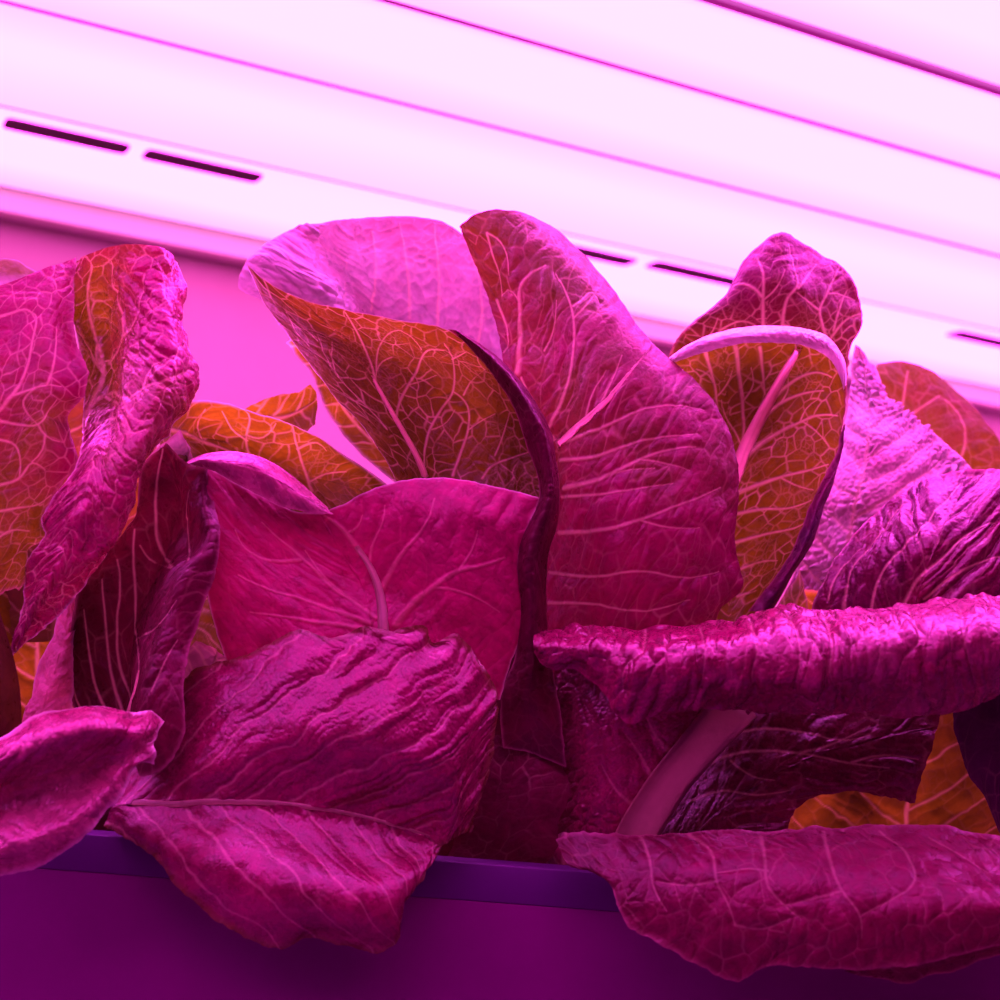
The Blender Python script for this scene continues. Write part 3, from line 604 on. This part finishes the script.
# behind: orange hollow, pink curled leaf, stalk
leaf(HL, [[(-30,760,64),(-20,680,64),(-20,600,64),(-10,520,64)],[(35,760,65),(35,680,65),(35,600,65),(40,520,65)],[(110,760,64),(100,680,64),(95,600,64),(95,520,63)]],
     a='oran', b='brown', mot=.25, dim=.9, mat='thin', res=2.2, sec=12, net=.5, label='orange leaf in the hollow')
leaf(HL, [[(18,745,61.5),(22,712,61.5),(36,680,61.6),(44,655,61.7),(54,635,61.8),(58,600,62),(62,575,62)],
          [(40,745,60.8),(45,712,60.6),(55,680,60.6),(62,655,60.8),(67,632,61),(70,600,61.4),(74,575,61.6)],
          [(75,745,61.3),(72,712,61),(74,680,61),(72,655,61),(76,632,61.2),(82,600,61.5),(90,570,61.7)]],
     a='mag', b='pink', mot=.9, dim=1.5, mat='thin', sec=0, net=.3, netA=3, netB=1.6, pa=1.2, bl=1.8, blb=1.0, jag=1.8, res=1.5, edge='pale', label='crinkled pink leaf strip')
leaf(HL, [[(-40,800,56.2),(-30,740,56),(-28,660,56),(-28,590,56.2),(-35,540,57)],
          [(-5,800,55),(-5,740,54.8),(-5,670,54.9),(-8,620,55.2),(-14,560,56.5)],
          [(24,800,56),(22,735,56),(20,690,56),(13,655,56),(2,620,56.4),(-10,580,57)]],
     a='dark', b='brown', mot=.5, dim=1.0, sec=0, net=0, bl=.1, wob=.2, blb=.1, jag=.1, ruf=.1, res=2.5, edge='dark', name='leaf_stalk', label='smooth dull red stalk at the frame edge')
leaf(HL, [[(-60,738,54.5),(0,736,54.2),(30,719,54.5),(62,708,55),(105,706,55.5),(130,711,55.8),(147,710,56),(163,722,56.5)],
          [(-60,775,53),(0,760,52.6),(40,742,52.8),(80,730,53.2),(115,728,53.8),(138,730,54.4),(150,728,55),(160,727,56)],
          [(-60,830,53.6),(0,805,53.8),(40,790,54.1),(75,778,54.5),(105,765,54.5),(128,758,54.3),(142,752,54.8),(153,745,55.3)],
          [(-60,870,52.6),(0,850,52.4),(40,838,52.7),(72,820,53.1),(102,798,53.5),(122,775,54),(138,765,54.5),(155,755,55)],
          [(-60,885,53.2),(0,876,53),(38,866,53.2),(62,854,53.3),(98,823,53.6),(126,788,54.1),(134,768,54.6),(155,766,55)]],
     a='mag', b='pink', mot=.4, sec=0, um=.5, ang=55, net=.35, netA=6, netB=2.2, bl=2.2, blb=.5, stretch=1.5, mat='gloss', edge='pale', ew=1.6, ea=.6, jag=1.6, ruf=1.0, wob=2.2, veinc=.6,
     label='bright glossy leaf tip curling over the rim')
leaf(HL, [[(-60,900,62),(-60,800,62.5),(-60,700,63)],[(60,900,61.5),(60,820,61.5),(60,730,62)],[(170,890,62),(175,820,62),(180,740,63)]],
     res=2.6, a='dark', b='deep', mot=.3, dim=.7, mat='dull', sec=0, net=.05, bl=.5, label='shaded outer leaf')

# ---- right head
leaf(HR, [[(850,500,77),(862,420,77),(868,385,77.5),(878,364,78)],[(905,520,77),(905,430,77),(905,385,77.5),(902,361,78)],
          [(960,520,77),(952,440,77),(942,400,77.5),(928,369,78)],[(1030,540,78),(1010,460,78),(985,420,78),(953,387,78.5)]],
     res=2.4, a='mag', b='oran', mot=.8, sec=0, net=1.0, netA=8, um=.4, mat='thin', edge='pink', ea=.4, jag=.6, ruf=.4, veinc=1.0, bl=1.2,
     veins=[(5,2,[(905,470),(902,420),(905,390),(908,370)]),(4,2,[(955,470),(965,440),(960,415),(945,400)]),(4,2,[(905,420),(925,405),(940,395)]),(4,2,[(890,460),(885,430),(888,400)])],
     label='out-of-focus orange-pink leaf at the far back')
leaf(HR, [[(790,640,71),(798,560,71),(815,500,71),(835,450,71.5),(845,420,72),(850,380,73),(855,345,73)],
          [(850,640,70),(850,570,69),(860,500,69),(870,450,70),(871,415,71),(867,385,72),(862,350,73)],
          [(920,640,70),(920,570,69),(920,500,69),(912,450,70),(897,420,71),(882,395,72),(868,357,73)],
          [(1000,640,71),(1000,560,71),(985,500,71),(965,462,71.5),(925,426,72),(893,402,73),(875,367,74)]],
     res=2.0, a='pink', b='pale', mot=.55, dim=.9, sec=13, secw=.8, um=.3, net=.35, pa=1.5, fr_=.3, netA=4.5, netB=2.2, bl=3.8, blb=1.2, mat='leaf', edge='pale', wob=2.5, jag=.8, stretch=1.0,
     label='out-of-focus puckered pale pink leaf')
leaf(HR, [[(812,650,64),(814,605,64),(825,578,64),(847,543,64.5),(878,512,65),(913,484,65.5)],
          [(870,650,63),(870,600,62.5),(880,565,62.3),(898,535,62.5),(922,505,63.5),(945,473,65)],
          [(940,650,62.5),(940,600,61.5),(950,565,61.5),(960,530,62),(970,500,63),(978,469,64.5)],
          [(1060,650,62.5),(1055,600,61.5),(1050,560,61.5),(1045,520,62),(1040,490,63),(1035,470,64.5)]],
     a='deep', b='purp', mot=.4, sec=0, um=.5, ang=25, net=.6, netA=6.0, netB=2.4, pa=.3, fr_=1.5, fl=1.5, stretch=2.8, bl=2.8, blb=.4, ridge=.25, mat='gloss', edge='pink', ea=.8, jag=1.6, ruf=.8, wob=1.8,
     veins=[(3.6,1.4,[(903,606),(917,580),(943,557),(967,533),(995,520)]),(3,1.2,[(843,610),(850,570),(870,540),(905,505)]),(3,1.2,[(870,610),(880,575),(905,545),(935,510),(960,480)]),
            (3,1.2,[(925,600),(955,575),(985,560),(1005,555)]),(2.4,1,[(830,600),(838,570),(858,545)])],
     label='dark purple ribbed leaf with shiny folds')
leaf(HR, [[(1010,860,60),(985,805,59.4),(966,765,59.2),(953,725,59.4),(950,695,59.6),(955,670,60)],[(1010,830,59),(995,790,58.6),(985,750,58.4),(980,700,58.6),(980,670,59.2)],
          [(1060,800,59.5),(1060,740,59.2),(1060,660,59.5)]], a='purp', b='dark', mot=.3, dim=.5, sec=0, net=.3, bl=.5, mat='dull', res=2.0, edge='purp', label='smooth very dark purple leaf')
leaf(HR, [[(765,880,67),(770,800,67),(780,700,67.5),(790,590,68)],[(860,880,68.5),(865,800,68.5),(870,700,69),(880,590,69)],[(930,880,66.5),(935,800,66),(935,730,66),(940,590,67)],[(1060,880,67),(1060,800,67.5),(1060,700,68),(1060,590,68)]],
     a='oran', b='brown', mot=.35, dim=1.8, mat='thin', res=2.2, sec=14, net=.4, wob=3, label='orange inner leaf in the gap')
leaf(HR, [[(770,620,66.5),(780,600,66.5),(800,570,66.5)],[(790,625,66),(797,605,66),(803,585,66)],[(810,625,66.4),(808,605,66.4),(806,580,66.4)]],
     a='oran', b='oran', mot=.5, mat='thin', sec=5, res=1.8, bl=.3, wob=.3, edge='pink', label='small orange scrap of leaf')
leaf(HR, [[(650,840,63),(700,760,63),(760,700,62.5),(850,690,62),(944,690,62)],
          [(655,858,62.5),(720,795,61.6),(790,750,61.2),(870,725,61.2),(940,715,61.6)],
          [(665,880,62),(730,830,61),(800,785,60.6),(870,768,60.5),(930,752,61)],
          [(700,880,62),(755,850,61),(786,832,60.5),(792,815,60.5),(815,797,60.5),(850,791,60.5),(885,797,60.5),(914,803,61)]],
     us=[0,.33,.66,1], a='deep', b='dark', mot=.5, dim=.9, sec=0, um=.45, ang=25, net=.7, netA=6, netB=2.6, stretch=2.2, bl=1.7, ridge=.3, mat='gloss', edge='deep', ea=.5, jag=1.8, ruf=.5, veinc=.7,
     veins=[(3.6,1.4,[(687,775),(720,757),(760,750),(800,753),(850,763),(890,768)]),(3,1.2,[(720,735),(760,728),(800,731),(840,740),(870,735)]),(3,1.2,[(690,800),(720,790),(755,795),(790,790)]),
            (2.6,1,[(800,753),(830,745),(870,725)]),(2.4,1,[(730,760),(750,775),(775,780)]),(2.4,1,[(850,763),(880,755),(920,760)])],
     label='dark wet-looking leaf below the rolled one')
leaf(HR, [[(555,838,57.6),(580,832,57.2),(600,834,57),(640,834,57),(670,833,57),(700,832,57),(735,830,57),(780,828,57),(850,826,57),(890,825,57),(930,825,57),(985,833,57),(1060,850,57)],
          [(560,850,57),(585,852,56.6),(620,856,56),(655,858,55.5),(680,859,55.1),(705,860,54.8),(740,860,54.6),(790,860,54.5),(850,862,54.4),(890,862,54.4),(930,864,54.4),(990,872,54.4),(1060,885,54.4)],
          [(565,862,56.4),(590,868,56),(615,876,55.4),(645,890,54.8),(675,900,54.2),(705,908,53.8),(740,914,53.4),(780,916,53.2),(830,917,53),(880,917,52.9),(930,914,52.8),(990,908,52.8),(1060,905,52.8)],
          [(574,868,56.2),(604,876,55.8),(613,894,55.2),(627,924,54.7),(662,946,54.2),(700,966,53.8),(736,981,53.6),(765,968,53.4),(800,967,53.3),(850,971,53.2),(890,968,53.1),(950,958,53.2),(1060,930,53.4)]],
     us=[0,.3,.66,1], a='mag', b='deep', ptone=lambda x, y: np.clip(.75 - (x - 600) / 330, .05, .9), sec=0, um=0, ang=62, dim=.78, net=1.0, netA=7, netB=3, stretch=1.6, bl=1.6, ridge=.25, veinc=.65, mat='leaf', edge='pink', ea=.55,
     jag=2.2, ruf=.8, wob=2.2,
     veins=[(3.4,1.2,[(690,834),(712,852),(716,880),(728,905),(735,925)]),(3.6,1.2,[(760,832),(765,860),(768,885),(785,905),(800,918)]),(3.6,1.2,[(823,830),(830,860),(842,890),(860,915),(862,940)]),
            (3,1.2,[(640,836),(650,860),(652,885),(665,910)]),(3,1.2,[(880,830),(905,850),(915,880),(890,900),(862,915)]),(2.6,1,[(768,870),(745,868),(716,872)]),(2.6,1,[(842,890),(815,898),(785,905)]),
            (2.6,1,[(930,835),(960,850),(990,870)]),(2.4,1,[(716,880),(690,885),(655,880)]),(2.4,1,[(735,925),(760,930),(790,918)])],
     label='broad drooping leaf along the bottom right')
leaf(HR, [[(840,966,54),(890,964,53.8),(950,953,53.8),(1060,925,54)],[(850,972,54.2),(880,980,54.3),(902,984,54.4),(930,978,54.4),(960,968,54.4),(1060,940,54.6)]],
     a='deep', b='mag', mot=.2, dim=.8, sec=0, net=.4, res=1.8, bl=.5, wob=.5, edge='pink', jag=1.0, label='folded-under margin of the drooping leaf')
leaf(HR, [[(537,632,60),(575,627,60),(607,628,60),(640,627,60),(670,626,60),(705,623,60),(735,620,60),(765,613,60),(793,604,60),(817,612,60),(867,608,60),(920,603,60),(975,597,60),(1005,599,60),(1060,605,60)],
          [(534,640,59),(570,640,58.2),(600,642,57.8),(640,642,57.2),(670,642,56.8),(705,640,56.4),(735,637,56.3),(765,633,56.2),(795,628,56.2),(825,630,56),(867,627,55.9),(920,622,55.8),(975,617,55.8),(1005,620,55.8),(1060,625,55.8)],
          [(533,648,58.6),(560,653,58),(590,660,57.5),(625,672,56.6),(660,677,56),(700,678,55.6),(735,677,55.4),(770,678,55.2),(805,678,55.1),(840,677,55),(875,673,55),(920,669,55),(970,663,55),(1005,655,55),(1060,650,55)],
          [(533,653,59),(548,668,58.6),(577,673,58.2),(605,696,57.4),(627,722,57),(655,716,56.8),(690,710,56.7),(740,711,56.6),(767,713,56.6),(810,716,56.6),(853,712,56.6),(900,716,56.6),(950,713,56.6),(978,705,56.6),(1060,655,56.8)]],
     us=[0,.3,.66,1], a='mag', b='pink', mot=.12, dim=.78, sec=0, um=0, ang=80, net=.8, netA=7.5, netB=2.8, stretch=2.4, pa=.8, fr_=1.1, fl=1.0, bl=2.8, blb=.45, ridge=.1, veinc=.5, mat='gloss', edge='mag', ea=.5, jag=1.8, ruf=.9, wob=1.4,
     ptone=lambda x, y: np.clip(.15 + (x - 700) / 900, 0, .5),
     veins=[(2.6,1,[(645,627),(642,650),(625,665),(622,690)]),(2.6,1,[(750,620),(757,650),(752,680),(762,705)]),(2.6,1,[(825,615),(832,645),(830,675),(845,700)]),(2.6,1,[(910,610),(920,640),(905,660),(895,690)]),
            (2.4,1,[(700,625),(705,650),(700,690)]),(2.4,1,[(788,612),(800,650),(795,690)]),(2.4,1,[(870,612),(880,640),(870,690)]),(2.4,1,[(960,605),(965,640),(975,680)])],
     label='long horizontal leaf rolled like a tube')
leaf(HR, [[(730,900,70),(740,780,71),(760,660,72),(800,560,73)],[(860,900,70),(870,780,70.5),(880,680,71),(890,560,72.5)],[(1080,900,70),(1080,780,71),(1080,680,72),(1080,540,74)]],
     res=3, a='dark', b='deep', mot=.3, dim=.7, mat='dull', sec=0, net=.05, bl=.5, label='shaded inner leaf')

# ------------------------------------------------------------------ stems at the crowns
def lathe(name, prof, loc, mat, parent=None, K=32, attrs=None):
    vs = []; fs = []
    for (r, z) in prof:
        for k in range(K):
            an = 2 * math.pi * k / K
            vs.append((loc[0] + r * math.cos(an), loc[1] + r * math.sin(an), loc[2] + z))
    for i in range(len(prof) - 1):
        for k in range(K):
            fs.append((i * K + k, i * K + (k + 1) % K, (i + 1) * K + (k + 1) % K, (i + 1) * K + k))
    return add_mesh(name, vs, fs, mat, parent)

def simple_mat(name, col, rough=.5, noise=0.0, scale=40, bump=0.0, metallic=0, coat=0):
    mt, nt, N, L = new_mat(name)
    out = N.new('ShaderNodeOutputMaterial'); pr = N.new('ShaderNodeBsdfPrincipled')
    tc = N.new('ShaderNodeTexCoord'); nz = N.new('ShaderNodeTexNoise'); nz.inputs['Scale'].default_value = scale; nz.inputs['Detail'].default_value = 5
    L.new(tc.outputs['Object'], nz.inputs['Vector'])
    cr = N.new('ShaderNodeValToRGB'); c = np.array(col)
    cr.color_ramp.elements[0].position = .3; cr.color_ramp.elements[1].position = .7
    cr.color_ramp.elements[0].color = (*np.clip(c * (1 - noise), 0, 1), 1); cr.color_ramp.elements[1].color = (*np.clip(c * (1 + noise), 0, 1), 1)
    L.new(nz.outputs[0], cr.inputs[0]); L.new(cr.outputs[0], pr.inputs['Base Color'])
    pr.inputs['Roughness'].default_value = rough; pr.inputs['Metallic'].default_value = metallic
    if bump:
        bp = N.new('ShaderNodeBump'); bp.inputs['Strength'].default_value = bump; bp.inputs['Distance'].default_value = .002
        L.new(nz.outputs[0], bp.inputs['Height']); L.new(bp.outputs[0], pr.inputs['Normal'])
    L.new(pr.outputs[0], out.inputs[0])
    return mt

MS = simple_mat('lettuce_stem', (.6, .3, .3), .5, .2, 120, .2)
for h in (HL, HC, HR):
    lathe('stem', [(.001, -.04), (.016, -.038), (.02, -.02), (.022, -.01), (.019, .0), (.014, .008), (.001, .012)], (h.location[0], h.location[1], h.location[2]), MS, h)

# ------------------------------------------------------------------ planter trough
def box_mesh(x0, x1, y0, y1, z0, z1, bev=0.0):
    import bmesh
    bm = bmesh.new()
    bmesh.ops.create_cube(bm, size=1)
    for v in bm.verts:
        v.co.x = x0 + (v.co.x + .5) * (x1 - x0); v.co.y = y0 + (v.co.y + .5) * (y1 - y0); v.co.z = z0 + (v.co.z + .5) * (z1 - z0)
    if bev: bmesh.ops.bevel(bm, geom=bm.edges[:], offset=bev, segments=3, affect='EDGES', profile=.5)
    return bm

def add_bm(name, bms, mat, parent=None, smooth=False):
    me = bpy.data.meshes.new(name)
    import bmesh
    tot = bmesh.new()
    for b in bms:
        t = bpy.data.meshes.new('t'); b.to_mesh(t); tot.from_mesh(t); bpy.data.meshes.remove(t); b.free()
    tot.to_mesh(me); tot.free()
    me.materials.append(mat)
    if parent is not None:
        w = world_loc(parent)
        for v in me.vertices: v.co -= Vector(w)
    o = bpy.data.objects.new(name, me); C.objects.link(o)
    if parent is not None: o.parent = parent
    if smooth:
        for p in me.polygons: p.use_smooth = True
    return o

RIMY = 0.592
def at_y(x, y, Y):
    r = fw + (x - 500) / F * RT - (y - 500) / F * UP
    return CAM + r * (Y / r[1])
rim_top = at_y(300, 850, RIMY)[2]; seam = at_y(300, 888, RIMY)[2]
PX0, PX1 = -1.0, 1.0
PB = 0.92
MP = simple_mat('purple_lit_plastic', (.125, .002, .115), .42, .06, 30, .05)
MP2 = simple_mat('purple_lit_plastic_rim', (.055, .001, .09), .6, .06, 30, .05)
pt = empty('planter_trough', (0, RIMY, 0), 'long smooth dark purple planting trough holding the lettuces', 'planter')
add_bm('rim', [box_mesh(PX0, PX1, RIMY - .0003, RIMY + .016, seam, rim_top, .0006), box_mesh(PX0, PX1, PB - .016, PB, seam, rim_top, .0025)], MP2, pt, True)
add_bm('front_panel', [box_mesh(PX0, PX1, RIMY, RIMY + .012, .0, seam, .0004)], MP, pt, False)
add_bm('back_panel', [box_mesh(PX0, PX1, PB - .012, PB, .0, seam, .001)], MP, pt, False)
add_bm('bottom_panel', [box_mesh(PX0, PX1, RIMY + .012, PB - .012, .0, .01, 0)], MP, pt, False)
add_bm('end_panel', [box_mesh(PX0 - .012, PX0, RIMY, PB, 0, seam, .001)], MP, pt)
add_bm('end_panel', [box_mesh(PX1, PX1 + .012, RIMY, PB, 0, seam, .001)], MP, pt)
# growing medium
soil_z = rim_top - .03
gx = np.linspace(PX0 + .002, PX1 - .002, 240); gy = np.linspace(RIMY + .016, PB - .017, 60)
GX, GY = np.meshgrid(gx, gy); GZ = soil_z + .004 * fbm(GX * 60, GY * 60, 0, 4, 4)
MSO = simple_mat('dark_growing_medium', (.05, .02, .035), .9, .5, 200, .8)
so = add_mesh('growing_medium', np.stack([GX, GY, GZ], -1).reshape(-1, 3), grid_faces(60, 240), MSO)
so['kind'] = 'stuff'; so['label'] = 'dark growing medium filling the trough'; so['category'] = 'soil'
for h in (HL, HC, HR):
    dz = soil_z + .005 - h.location[2]
    h.location[2] += dz
    for ch in h.children:
        if ch.name.startswith('stem'): continue
        ch.location[2] -= dz

# ------------------------------------------------------------------ lamps, wall, deck
H = 0.40
vd = fw + (3530 - 500) / F * RT - (902 - 500) / F * UP; vd[2] = 0; D = vd / np.linalg.norm(vd)
Nv = np.array([-D[1], D[0], 0]);
if Nv[1] < 0: Nv = -Nv
def on_plane(x, y, z):
    r = fw + (x - 500) / F * RT - (y - 500) / F * UP
    return CAM + r * ((z - CAMZ) / r[2])
def nd(y500, z=CAMZ + H): return float(on_plane(500, y500, z) @ Nv)
ZC = CAMZ + H
nE, nD, nA, nB, nC = nd(287), nd(218), nd(127), nd(31), nd(-76)

def emit_mat(name, c0, c1, s0, s1):
    mt, nt, N, L = new_mat(name)
    out = N.new('ShaderNodeOutputMaterial'); e0 = N.new('ShaderNodeEmission'); e1 = N.new('ShaderNodeEmission'); mx = N.new('ShaderNodeMixShader')
    at_ = N.new('ShaderNodeAttribute'); at_.attribute_name = 'across'
    e0.inputs[0].default_value = (*c0, 1); e0.inputs[1].default_value = s0
    e1.inputs[0].default_value = (*c1, 1); e1.inputs[1].default_value = s1
    L.new(at_.outputs['Fac'], mx.inputs[0]); L.new(e0.outputs[0], mx.inputs[1]); L.new(e1.outputs[0], mx.inputs[2]); L.new(mx.outputs[0], out.inputs[0])
    return mt
ME = emit_mat('glowing_diffuser', (.95, .50, .84), (1, .098, .90), 1.0, 7.3)
MH = simple_mat('lamp_housing', (.75, .3, .62), .45, .05, 20)
MSL = simple_mat('dark_vent_slot', (.05, .0, .03), .6)
A0, A1 = -1.6, 5.0
def strip(name, prof, mat, parent, across=None, segs=2):
    """extrude a (n,z) profile along the lamp direction"""
    t = np.linspace(A0, A1, segs); vs = []
    for a_ in t:
        for (n, z) in prof: vs.append(D * a_ + Nv * n + np.array([0, 0, z]))
    k = len(prof)
    fs = grid_faces(segs, k)
    at_ = {'across': np.tile(np.array(across, float), segs)} if across is not None else None
    return add_mesh(name, vs, fs, mat, parent, smooth=False, attrs=at_)

edges = [(nD + .004, nE, 'a'), (nA + .006, nD, 'b'), (nB + .006, nA, 'c'), (nC + .013, nB, 'd')]
w = nB - nC
k = nC
for i in range(5):
    edges.append((k - w + .008, k, 'e')); k -= w
LBL = ['white-pink glowing lamp strip nearest the back wall, with dark vent slots', 'glowing lamp strip directly above the slotted one',
       'glowing lamp strip, second above the slotted one', 'glowing lamp strip crossing the upper right corner', None, None, None, None, None]
lamps = []
for i, (n0, n1, tag) in enumerate(edges):
    mid = D * 1.2 + Nv * (n0 + n1) / 2
    lo = empty('grow_lamp', (float(mid[0]), float(mid[1]), ZC), LBL[i] or 'glowing lamp strip above the camera, %s from the wall side' % ['fifth', 'sixth', 'seventh', 'eighth', 'ninth'][i - 4], 'lamp', 'strip grow lamps across the ceiling')
    lamps.append(lo)
    q = np.linspace(0, 1, 24); n = n0 + (n1 - n0) * q
    ww = n1 - n0
    d_lo = (n - n0); d_hi = (n1 - n)
    # brightness rises away from the far border of each diffuser
    if tag == 'a': ac = np.clip(d_lo / (ww * .2), 0, 1) * .1 + np.clip(d_hi / (ww * .35), 0, 1) * .9
    elif tag == 'b': ac = np.clip(d_hi / (ww * .55), 0, 1) * .5 + .5 * np.clip(d_lo / (ww * .3), 0, 1)
    else: ac = .35 + .65 * np.clip(np.minimum(d_lo / (ww * .06), d_hi / (ww * .4)), 0, 1)
    z = ZC + .004 * np.sin(q * math.pi) * 0
    strip('diffuser', [(a_, ZC) for a_ in n], ME, lo, ac)
    strip('housing', [(n0, ZC), (n0, ZC + .03), (n1, ZC + .03), (n1, ZC)], MH, lo)
MJ = emit_mat('gap_glow_emission', (.9, .15, .72), (.9, .15, .72), .75, .75)  # strips added in the lamp gaps, weak emission imitates light leaking through
for (a_, b_) in ((nC, nC + .013), (nB, nB + .006), (nA, nA + .006)):
    j = strip('gap_glow_strip', [(a_ - .001, ZC + .004), (b_ + .001, ZC + .004)], MJ, None, [0, 1]); j['kind'] = 'structure'
# vent slots in the slotted lamp: short recessed dark bars
def slot(xa, ya, xb, yb):
    p = on_plane(xa, ya, ZC - .0012); q = on_plane(xb, yb, ZC - .0012)
    a0, a1 = sorted((p @ D, q @ D)); n = (p @ Nv + q @ Nv) / 2
    hw = .013; ra = .008; K = 8; vs = []
    sq = lambda v: math.copysign(abs(v) ** .5, v)
    ring = [(a1 - ra + ra * sq(math.cos(t)), n + hw * sq(math.sin(t))) for t in np.linspace(-math.pi / 2, math.pi / 2, K)] + \
           [(a0 + ra + ra * sq(math.cos(t)), n + hw * sq(math.sin(t))) for t in np.linspace(math.pi / 2, 3 * math.pi / 2, K)]
    m_ = len(ring)
    for zz in (ZC - .0012, ZC + .004):
        for (a_, b_) in ring: vs.append(D * a_ + Nv * b_ + np.array([0, 0, zz]))
    import bmesh
    bm = bmesh.new(); V_ = [bm.verts.new(v) for v in vs]
    bm.faces.new(V_[:m_]); bm.faces.new(V_[m_:])
    for i in range(m_): bm.faces.new((V_[i], V_[(i + 1) % m_], V_[m_ + (i + 1) % m_], V_[m_ + i]))
    bmesh.ops.recalc_face_normals(bm, faces=bm.faces)
    o = add_bm('vent_slot', [bm], MSL, lamps[0])
    o['label'] = 'dark narrow vent slot'
    return a0, a1
for s in ((4,123,128,151), (144,154,260,180), (520,240,634,263), (649,265,760,288), (950,334,1050,354)):
    slot(*s)

# setting
MW = simple_mat('pink_lit_wall', (.36, .42, .235), .6, .04, 6)
MT = simple_mat('ceiling_trim', (.7, 1.0, .52), .5, .04, 6)
def quad(name, pts, mat, kind='structure'):
    o = add_mesh(name, pts, [(0, 1, 2, 3)], mat, smooth=False); o['kind'] = kind; return o
def P3(a_, n, z): return D * a_ + Nv * n + np.array([0, 0, z])
zt = CAMZ + H * 364 / 385
tb = [P3(A0, nE + .002, zt), P3(A1, nE + .002, zt), P3(A1, nE + .002, ZC), P3(A0, nE + .002, ZC), P3(A0, nE + .03, zt), P3(A1, nE + .03, zt), P3(A1, nE + .03, ZC), P3(A0, nE + .03, ZC)]
o = add_mesh('trim_1', tb, [(0,1,2,3),(4,7,6,5),(0,4,5,1),(3,2,6,7),(0,3,7,4),(1,5,6,2)], MT, smooth=False); o['kind'] = 'structure'
quad('wall_back', [P3(A0, nE + .03, -.2), P3(A1, nE + .03, -.2), P3(A1, nE + .03, ZC + .06), P3(A0, nE + .03, ZC + .06)], MW)
quad('ceiling', [P3(A0, -1.2, ZC + .05), P3(A1, -1.2, ZC + .05), P3(A1, nE + .03, ZC + .05), P3(A0, nE + .03, ZC + .05)], MW)
MF = simple_mat('purple_shelf_deck', (.25, .03, .25), .6, .1, 8)
quad('floor', [(-4, -1.5, 0), (4, -1.5, 0), (4, 4, 0), (-4, 4, 0)], MF)

# ------------------------------------------------------------------ light
def area(name, loc, target, size, sy, power, col):
    l = bpy.data.lights.new(name, 'AREA'); l.shape = 'RECTANGLE'; l.size = size; l.size_y = sy; l.energy = power; l.color = col
    o = bpy.data.objects.new(name, l); C.objects.link(o); o.location = loc
    o.rotation_euler = (Vector(target) - Vector(loc)).to_track_quat('-Z', 'Y').to_euler()
    return o
area('added_key_over_plants', (0.05, .68, ZC - .012), (0.05, .62, .3), 1.1, .22, 9.0, (1, .13, .97))  # added area key under the lamp bank, no fixture of its own
area('added_fill_front', (-.1, .12, ZC - .012), (0, .62, .28), 1.2, .16, 3.3, (1, .03, .58))  # added magenta fill from the camera side, brightens the front leaves
w_ = bpy.data.worlds.new('world'); sc.world = w_; w_.use_nodes = True
w_.node_tree.nodes['Background'].inputs[0].default_value = (.35, .01, .25, 1); w_.node_tree.nodes['Background'].inputs[1].default_value = .12
sc.cycles.max_bounces = 6; sc.cycles.transmission_bounces = 4; sc.cycles.diffuse_bounces = 4
